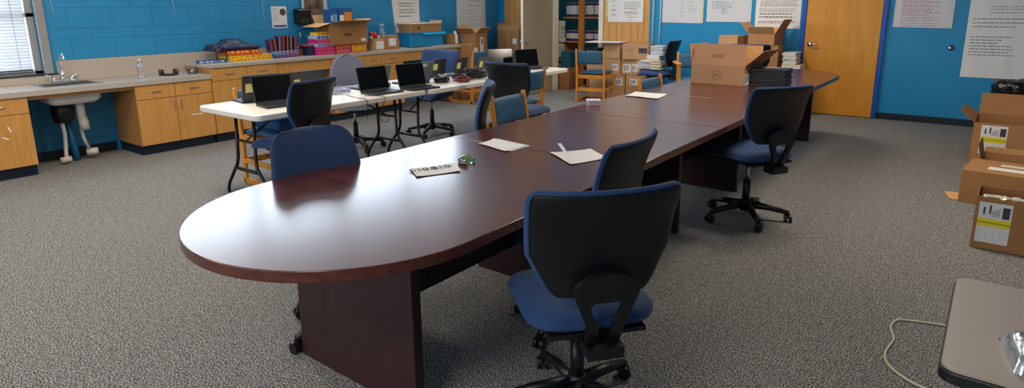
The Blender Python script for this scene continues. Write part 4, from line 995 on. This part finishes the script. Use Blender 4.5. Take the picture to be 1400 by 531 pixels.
# ================================================================ CARTONS ALONG THE BACK WALL
CG = 'brown cartons stacked against the wood paneling'
def cmark(c, ax, off, a0, a1, z0, z1):
    face_patch(c, 'label', PAPER, ax, off, a0, a1, z0, z1); w_ = a1-a0
    for k in range(3): face_patch(c, 'print', INKK, ax, off+(-.0009 if ax[0] == '-' else .0009), a0+w_*(.1+.25*k), a0+w_*(.22+.25*k), z0+.01+.01*k, z1-.015)
S = ((-5.22, .0), (-4.92, .0), (-4.60, 0))
carton('floor carton at the left of the stack by the paneling', -5.20, 9.18, 0, .32, .30, .40, 0, CARD2, closed=True, group=CG)
c = carton('floor carton in the middle of the stack by the paneling', -4.86, 9.18, 0, .32, .30, .40, 0, CARD2, closed=True, group=CG); cmark(c, '-y', -.15, .0, .12, .22, .33)
c = carton('floor carton at the right end of the stack, below the magazines chair', -4.51, 9.175, 0, .34, .30, .395, 2, CARD2, closed=True, group=CG); cmark(c, '-y', -.15, -.1, .03, .24, .34)
carton('middle layer carton at the left behind the oak chair back', -5.25, 9.18, .401, .32, .29, .245, -2, CARD2, closed=True, group=CG)
c = carton('middle layer carton with white label in the centre of the stack', -4.93, 9.18, .401, .29, .30, .245, 0, CARD2, closed=True, group=CG); cmark(c, '-y', -.15, .0, .10, .06, .16)
c = carton('middle layer carton with two labels at the right of the stack', -4.61, 9.17, .401, .31, .30, .245, 3, CARD2, closed=True, group=CG); cmark(c, '-y', -.15, -.12, .0, .04, .17); cmark(c, '-y', -.15, .02, .12, .06, .17)
c = carton('top left carton of the stack by the paneling', -4.94, 9.17, .648, .29, .30, .25, -2, CARD2, closed=True, group=CG)
c = carton('top right carton of the stack with a black handle opening', -4.54, 9.14, .65, .42, .30, .24, 10, CARD2, closed=True, tape=False, group=CG)
face_patch(c, 'print', PBROWN, '-y', -.15, -.16, -.02, .16, .165); face_patch(c, 'print', PBROWN, '-y', -.15, -.16, -.05, .13, .135); face_patch(c, 'label', INKK, '-y', -.1501, .05, .19, .10, .18)
tag(MB().box((-5.08, 9.10, .905), (.60, .38, .008), rz=.05).build('board', PAPER, bevel=.001), 'flat white board lying on the top of the carton stack', 'board')
t = thing('bottle_rack', 'dark crate of small bottles between the closet and the carton stack', 'crate', (-5.26, 9.16, .648)); MB().bb(-.16, .07, -.13, .13, 0, .15).build('crate', BLK, t)
b = MB()
for i in range(4):
    for j in range(2): b.cyl((-.13+i*.055, -.133, .035+j*.06), (-.13+i*.055, -.128, .035+j*.06), .018, seg=12)
b.build('bottle_caps', MAGZ, t)
# magazine stacks on the blue chair seat: each magazine a thing
def stack(x, y, z, n, w_, d_, th, ms, label, group, cat='magazine', name='magazine', rz=0):
    src = None
    for k in range(n):
        m = ms[k % len(ms)]
        o = MB().box((0, 0, th/2), (w_, d_, th*.9)).build(name, m, bevel=.001)
        o.location = (x+q.uniform(-.008, .008), y+q.uniform(-.008, .008), z+k*th); o.rotation_euler = (0, 0, D(rz)+q.uniform(-.08, .08)); tag(o, label, cat, group)
ZS = .553
stack(-4.20, 8.78, ZS, 9, .20, .24, .013, [MAGZ, LAV, MAGY], 'pale magazine in the low front left stack on the chair seat', 'front magazine stack')
stack(-3.99, 8.72, ZS, 9, .17, .22, .013, [MAGY, MAGZ, TANB], 'cream magazine in the short right stack on the chair seat', 'right magazine stack')
stack(-4.10, 8.86, ZS+.118, 6, .20, .24, .013, [MAGZ, PAPER], 'grey magazine in the middle layer across the two lower stacks', 'middle magazine stack')
stack(-4.05, 8.88, ZS+.197, 11, .20, .24, .0125, [MAGZ, LAV, MAGZ, PAPER], 'light magazine in the top stack on the chair by the back wall', 'top magazine stack')
# behind the open carton, right side
carton('brown carton on the floor behind the far blue chair', -2.60, 9.12, 0, .50, .36, .46, 0, CARD, closed=True)
carton('second brown carton stacked behind the far blue chair', -2.62, 9.12, .461, .48, .36, .47, 2, CARD, closed=True)
carton('open carton with wide spread flaps on top of the stack below the text poster', -2.60, 9.12, .932, .36, .34, .15, -4, CARD, CARDI, [('-y', 62, .11), ('-x', 50, .20), ('+x', 62, .22), ('+y', 80, .08)])
carton('small closed carton beside the wide flapped carton by the blue wall', -3.06, 9.16, .90, .30, .26, .15, -14, CARD2, closed=True)
carton('brown floor carton below the small closed carton by the blue wall', -3.08, 9.16, 0, .34, .30, .898, 0, CARD, closed=True)
carton('low brown carton supporting the white books beside the maple door', -2.185, 9.10, 0, .26, .34, .56, 0, CARD2, closed=True)
stack(-2.20, 9.10, .561, 5, .24, .30, .024, [MAGY, PAPER], 'cream book in the wide lower pile by the maple door', 'lower books by the door', 'book', 'book')
stack(-2.24, 9.12, .682, 9, .17, .26, .018, [MAGY, PAPER, MAGZ], 'white book in the narrow upper pile by the maple door', 'upper books by the door', 'book', 'book')

# ================================================================ ON THE CONFERENCE TABLE
ZC2 = .7405
def sheet(label, pts, m=PAPER, z=ZC2, name='paper_sheet', curl=.004, ink=None, cat='paper'):
    t = thing(name, label, cat, (sum(p[0] for p in pts)/4, sum(p[1] for p in pts)/4, z)); ox, oy = t.location.x, t.location.y
    n = 8; vs = []
    P = [Vector((p[0]-ox, p[1]-oy, 0)) for p in pts]
    for i in range(n+1):
        for j in range(n+1):
            u, v = i/n, j/n; p = P[0]*(1-u)*(1-v)+P[1]*u*(1-v)+P[2]*u*v+P[3]*(1-u)*v
            vs.append((p.x, p.y, .0012+curl*(abs(2*u-1)**3+.5*math.sin(v*4+u)**2)))
    fs = [(i*(n+1)+j, (i+1)*(n+1)+j, (i+1)*(n+1)+j+1, i*(n+1)+j+1) for i in range(n) for j in range(n)]
    MB().add(vs, fs).add([(a, b_, c-.001) for a, b_, c in vs], fs).build('sheet', m, t)
    if ink: ink(t, P)
    return t
def flyer_ink(t, P):
    ax = (P[1]-P[0]); L = ax.length; ax.normalize(); dn = (P[3]-P[0]); Hh = dn.length; dn.normalize()
    ang = math.atan2(ax.y, ax.x)
    for s, f, sz in (('$10', .15, .062), ('...0', .40, .055), ('$10', .64, .062), ('•', .86, .05)):
        p = P[0]+ax*(L*f)+dn*(Hh*.34); text_mesh('print', s, sz, INKK, t, (p.x, p.y, .0062), (0, 0, ang), .0003)
sheet('printed flyer with large figures lying beside the plastic cup', [(-2.16, 1.99), (-2.065, 2.19), (-1.93, 2.10), (-2.025, 1.905)], ink=flyer_ink, name='flyer')
sheet('two blank white sheets lying together near the first table seam', [(-2.255, 2.60), (-2.262, 2.75), (-2.0, 2.705), (-2.01, 2.535)])
sheet('white sheet peeking out under the blank sheets near the seam', [(-2.25, 2.62), (-2.255, 2.77), (-1.985, 2.73), (-1.99, 2.56)], MAGZ, ZC2-.0002, curl=.001)
sheet('white sheet with a paper strip lying beside the half hidden chair', [(-1.808, 2.655), (-1.67, 2.84), (-1.50, 2.72), (-1.577, 2.50)])
tag(MB().box((-1.755, 2.70, ZC2+.024), (.115, .018, .0012), rz=D(-38), ry=D(14)).build('paper_strip', PAPER), 'narrow paper strip standing off the sheet by the half hidden chair', 'paper')
sheet('blank white sheets lying before the open carton', [(-2.465, 4.75), (-2.50, 5.0), (-2.205, 5.02), (-2.165, 4.735)])
t = thing('plastic_cup', 'clear plastic cup lid with green leaves beside the flyer', 'cup', (-2.03, 2.25, ZC2))
MB().lathe([(.038, 0), (.042, .003), (.044, .014), (.037, .028), (.02, .036), (0.0, .037)], seg=24).build('dome', CLEAR, t, smooth=True)
b = MB()
for k in range(7):
    a = k*.9; b.box((.014*math.cos(a), .014*math.sin(a), .008+.002*k), (.026, .014, .003), rz=a, rx=.4)
b.build('leaves', GREENF, t)
t = thing('plastic_tub', 'small pinkish lidded plastic tub with a spoon at the left table edge', 'tub', (-2.44, 4.18, ZC2), D(35))
MB().prism(rrect(.10, .085, .02, 4), .0, .036).build('tub', PINKP, t, bevel=.004); MB().prism(rrect(.112, .097, .024, 4), .037, .043).build('lid', mat('pale_lid', (232, 224, 236), .3), t, bevel=.002)
MB().tube([(.02, .02, .046), (.06, .05, .06), (.08, .06, .075)], .004, 6).build('spoon', RED, t, smooth=True)
# the shipping carton
c = carton('open brown shipping carton with a ringed logo standing on the conference table', -2.09, 6.12, ZC2, .535, .40, .185, -5.5, mat('kraft_cardboard', (176, 130, 94), .8, noise=.03, nscale=5), CARDI, [('-y', 101, .20), ('+x', 42, .22), ('+y', 84, .17), ('-x', 80, .19)])
text_mesh('logo_lettering', 'DELL', .026, PBROWN, c, (0, -.2012, .09), (D(90), 0, 0), .0002)
vs = []; fs = []
for k in range(32):
    a = 2*PI*k/32
    for r_ in (.040, .0435): vs.append((r_*math.cos(a), -.2012, .09+r_*math.sin(a)))
fs = [(2*k, 2*((k+1) % 32), 2*((k+1) % 32)+1, 2*k+1) for k in range(32)]
MB().add(vs, fs).build('logo_ring', PBROWN, c)
text_mesh('marker_writing', 'ozsk', .07, PBROWN, c, (-.01, -.2005+.018, .275), (D(79), 0, D(0)), .0002)
cmark(c, '+x', .2675, -.19, -.08, .01, .11)
# stacked closed laptops
LSG = 'closed laptops stacked beside the carton'
for k in range(7):
    t = thing('closed_laptop', 'closed black laptop in the stack beside the shipping carton', 'laptop', (-1.67+q.uniform(-.008, .008), 6.12+q.uniform(-.01, .01), ZC2+.0235*k), D(2)+q.uniform(-.03, .03), LSG)
    MB().prism(rrect(.33, .23, .012, 3), .002, .012).build('base', BLK, t, bevel=.002); MB().prism(rrect(.33, .23, .012, 3), .0128, .0228).build('lid', DGREY if False else BLK, t, bevel=.003)
tag(MB().box((-1.67, 6.16, ZC2+.0235*7+.001), (.13, .06, .001), rz=.2).build('sticky_note', YEL), 'pale yellow note stuck on top of the closed laptop stack', 'note')

# ================================================================ RIGHT SIDE: CARTONS ON THE FLOOR
def ship_label(c, ax, off, a0, a1, z0, z1):
    face_patch(c, 'shipping_label', PAPER, ax, off, a0, a1, z0, z1); s = -1 if ax[0] == '-' else 1; o2 = off+s*.0009; W, Hh = a1-a0, z1-z0
    face_patch(c, 'yellow_band', YELB, ax, o2, a0+.001, a1-.001, z0+Hh*.41, z0+Hh*.60)
    face_patch(c, 'seam_line', PBROWN, ax, o2+s*.0009, a0+.001, a1-.001, z0+Hh*.495, z0+Hh*.51)
    face_patch(c, 'print', INKK, ax, o2, a0+W*.72, a1-W*.06, z0+Hh*.64, z0+Hh*.92)
    face_patch(c, 'print', INKK, ax, o2, a0+W*.14, a0+W*.20, z0+Hh*.70, z0+Hh*.88); face_patch(c, 'print', INKK, ax, o2, a0+W*.32, a0+W*.38, z0+Hh*.72, z0+Hh*.94)
    for k in range(4): face_patch(c, 'print', MGREY, ax, o2, a0+W*(.08+.22*k), a0+W*(.085+.22*k), z0+Hh*.06, z0+Hh*.38)
    for k in range(5): face_patch(c, 'print', MGREY, ax, o2, a0+W*(.42+.05*k), a0+W*(.44+.05*k), z0+Hh*.66, z0+Hh*(.8+.02*k))
c = carton('nearest open floor carton with yellow banded shipping label and plastic wrap', .255, 4.79, 0, .50, .28, .335, -1, CARDB, CARD, [('+x', 30, .1)]); ship_label(c, '-y', -.14, -.232, -.07, .045, .30)
b = MB(); n = 30; vs = []
for i in range(n+1):
    for j in range(4): vs.append((-.22+.44*i/n, -.143+.012*j+q.uniform(-.006, .006), .335+q.uniform(-.004, .012)-.012*i/n*0+(.006 if j in (1, 2) else -.006)))
b.add(vs, [(i*4+j, (i+1)*4+j, (i+1)*4+j+1, i*4+j+1) for i in range(n) for j in range(3)]); b.build('plastic_wrap', mat('crinkled_clear_wrap', (216, 206, 190), .12, spec=.8, metal=.3), c, smooth=True)
c = carton('closed floor carton with white labels behind the nearest carton', .21, 5.92, 0, .60, .48, .255, -6, CARDB, closed=True, tape=False)
MB().bb(-.16, .25, -.12, -.02, .2555, .2565).build('label', PAPER, c); MB().bb(-.1, .25, .04, .12, .2555, .2565).build('label', MAGY, c)
MB().box((-.34, -.10, .004), (.10, .22, .004), rz=.35).build('bottom_flap', CARDI, c)
c = carton('open floor carton with a grey upright flap between the labelled cartons', .24, 6.42, 0, .50, .36, .235, -3, CARDB, CARD, [('-x', 78, .13), ('-y', -80, .08), ('+y', 60, .05)])
MB().box((-.30, .05, .004), (.10, .20, .004), rz=.2).build('bottom_flap', CARDI, c)
c = carton('large open floor carton at the back with a yellow banded label', .20, 7.25, 0, .60, .60, .43, -1, CARD, CARDB, [('+y', 80, .20), ('-x', 38, .14), ('+x', 60, .2)]); ship_label(c, '-y', -.30, -.24, -.05, .15, .41)
face_patch(c, 'green_sticker', mat('lime_sticker', (150, 210, 60), .6), '-x', -.30, -.28, -.22, .34, .42); face_patch(c, 'yellow_sticker', YELB, '-x', -.30, -.28, -.23, .24, .33)
t = thing('waste_bin', 'dark bin lined with a shiny black bag against the wall at the right edge', 'bin', (.22, 8.95, 0))
MB().prism(rrect(.42, .36, .05, 5), 0, .48).build('bin', BLK, t, bevel=.01)
b = MB(); n = 40; vs = []; prof = [(1.02, .40), (1.06, .48), (1.09, .56), (1.03, .61), (.8, .63), (.4, .60), (.05, .56)]
for s, z in prof:
    for k in range(n):
        a = 2*PI*k/n; r_ = .225*s*(1+.05*math.sin(9*a+z*20)+q.uniform(-.03, .03)); vs.append((r_*math.cos(a)*1.0, r_*math.sin(a)*.88, z+q.uniform(-.012, .012)))
b.add(vs, [(i*n+k, i*n+(k+1) % n, (i+1)*n+(k+1) % n, (i+1)*n+k) for i in range(len(prof)-1) for k in range(n)]+[tuple(range((len(prof)-1)*n, len(prof)*n))]); b.build('bag', BAGB, t, smooth=True)

# ================================================================ RIGHT FOREGROUND DESK
t = thing('desk', 'grey topped desk with black edge cut by the right frame border', 'desk', (.55, 1.88, 0))
smooth_angle(MB().prism(rrect(1.13, .60, .035, 6), .6945, .70).build('top', DESKT, t))
smooth_angle(MB().prism(rrect(1.14, .61, .04, 6), .665, .6943).build('edge_band', BLK, t, bevel=.004))
for x in (-.50, .50):
    for y in (-.24, .24): MB().tube([(x, y, .665), (x, y, .004)], .016, 12).build('leg', BLKM, t, smooth=True)
    MB().tube([(x, -.24, .62), (x, .24, .62)], .011, 8).build('crossbar', BLKM, t, smooth=True)
t = thing('foil_pouch', 'crumpled silver foil pouch lying on the grey desk', 'pouch', (.158, 1.735, .7005), D(10))
b = MB(); U = V = 16; vs = []
for i in range(U+1):
    for j in range(V+1):
        u, v = i/U*2-1, j/V*2-1; e = (max(0, 1-abs(u)**4)*max(0, 1-abs(v)**4))**.5
        vs.append((u*.058, v*.085, .045*e+q.uniform(-.004, .004)*e))
fs = [(i*(V+1)+j, (i+1)*(V+1)+j, (i+1)*(V+1)+j+1, i*(V+1)+j+1) for i in range(U) for j in range(V)]
b.add(vs, fs); b.add([(x, y, 0) for x, y, z in vs], fs); b.build('pouch', FOIL, t, smooth=True)
cord('cream extension cord looping over the carpet beside the grey desk', [(.30, 3.45, .006), (.0, 3.385, .006), (-.159, 3.337, .006), (-.225, 3.30, .006), (-.24, 3.2, .006), (-.215, 3.09, .006), (-.228, 2.94, .006), (-.205, 2.84, .006), (-.141, 2.77, .006), (-.075, 2.735, .006), (.05, 2.70, .006)], .0055, CORD)
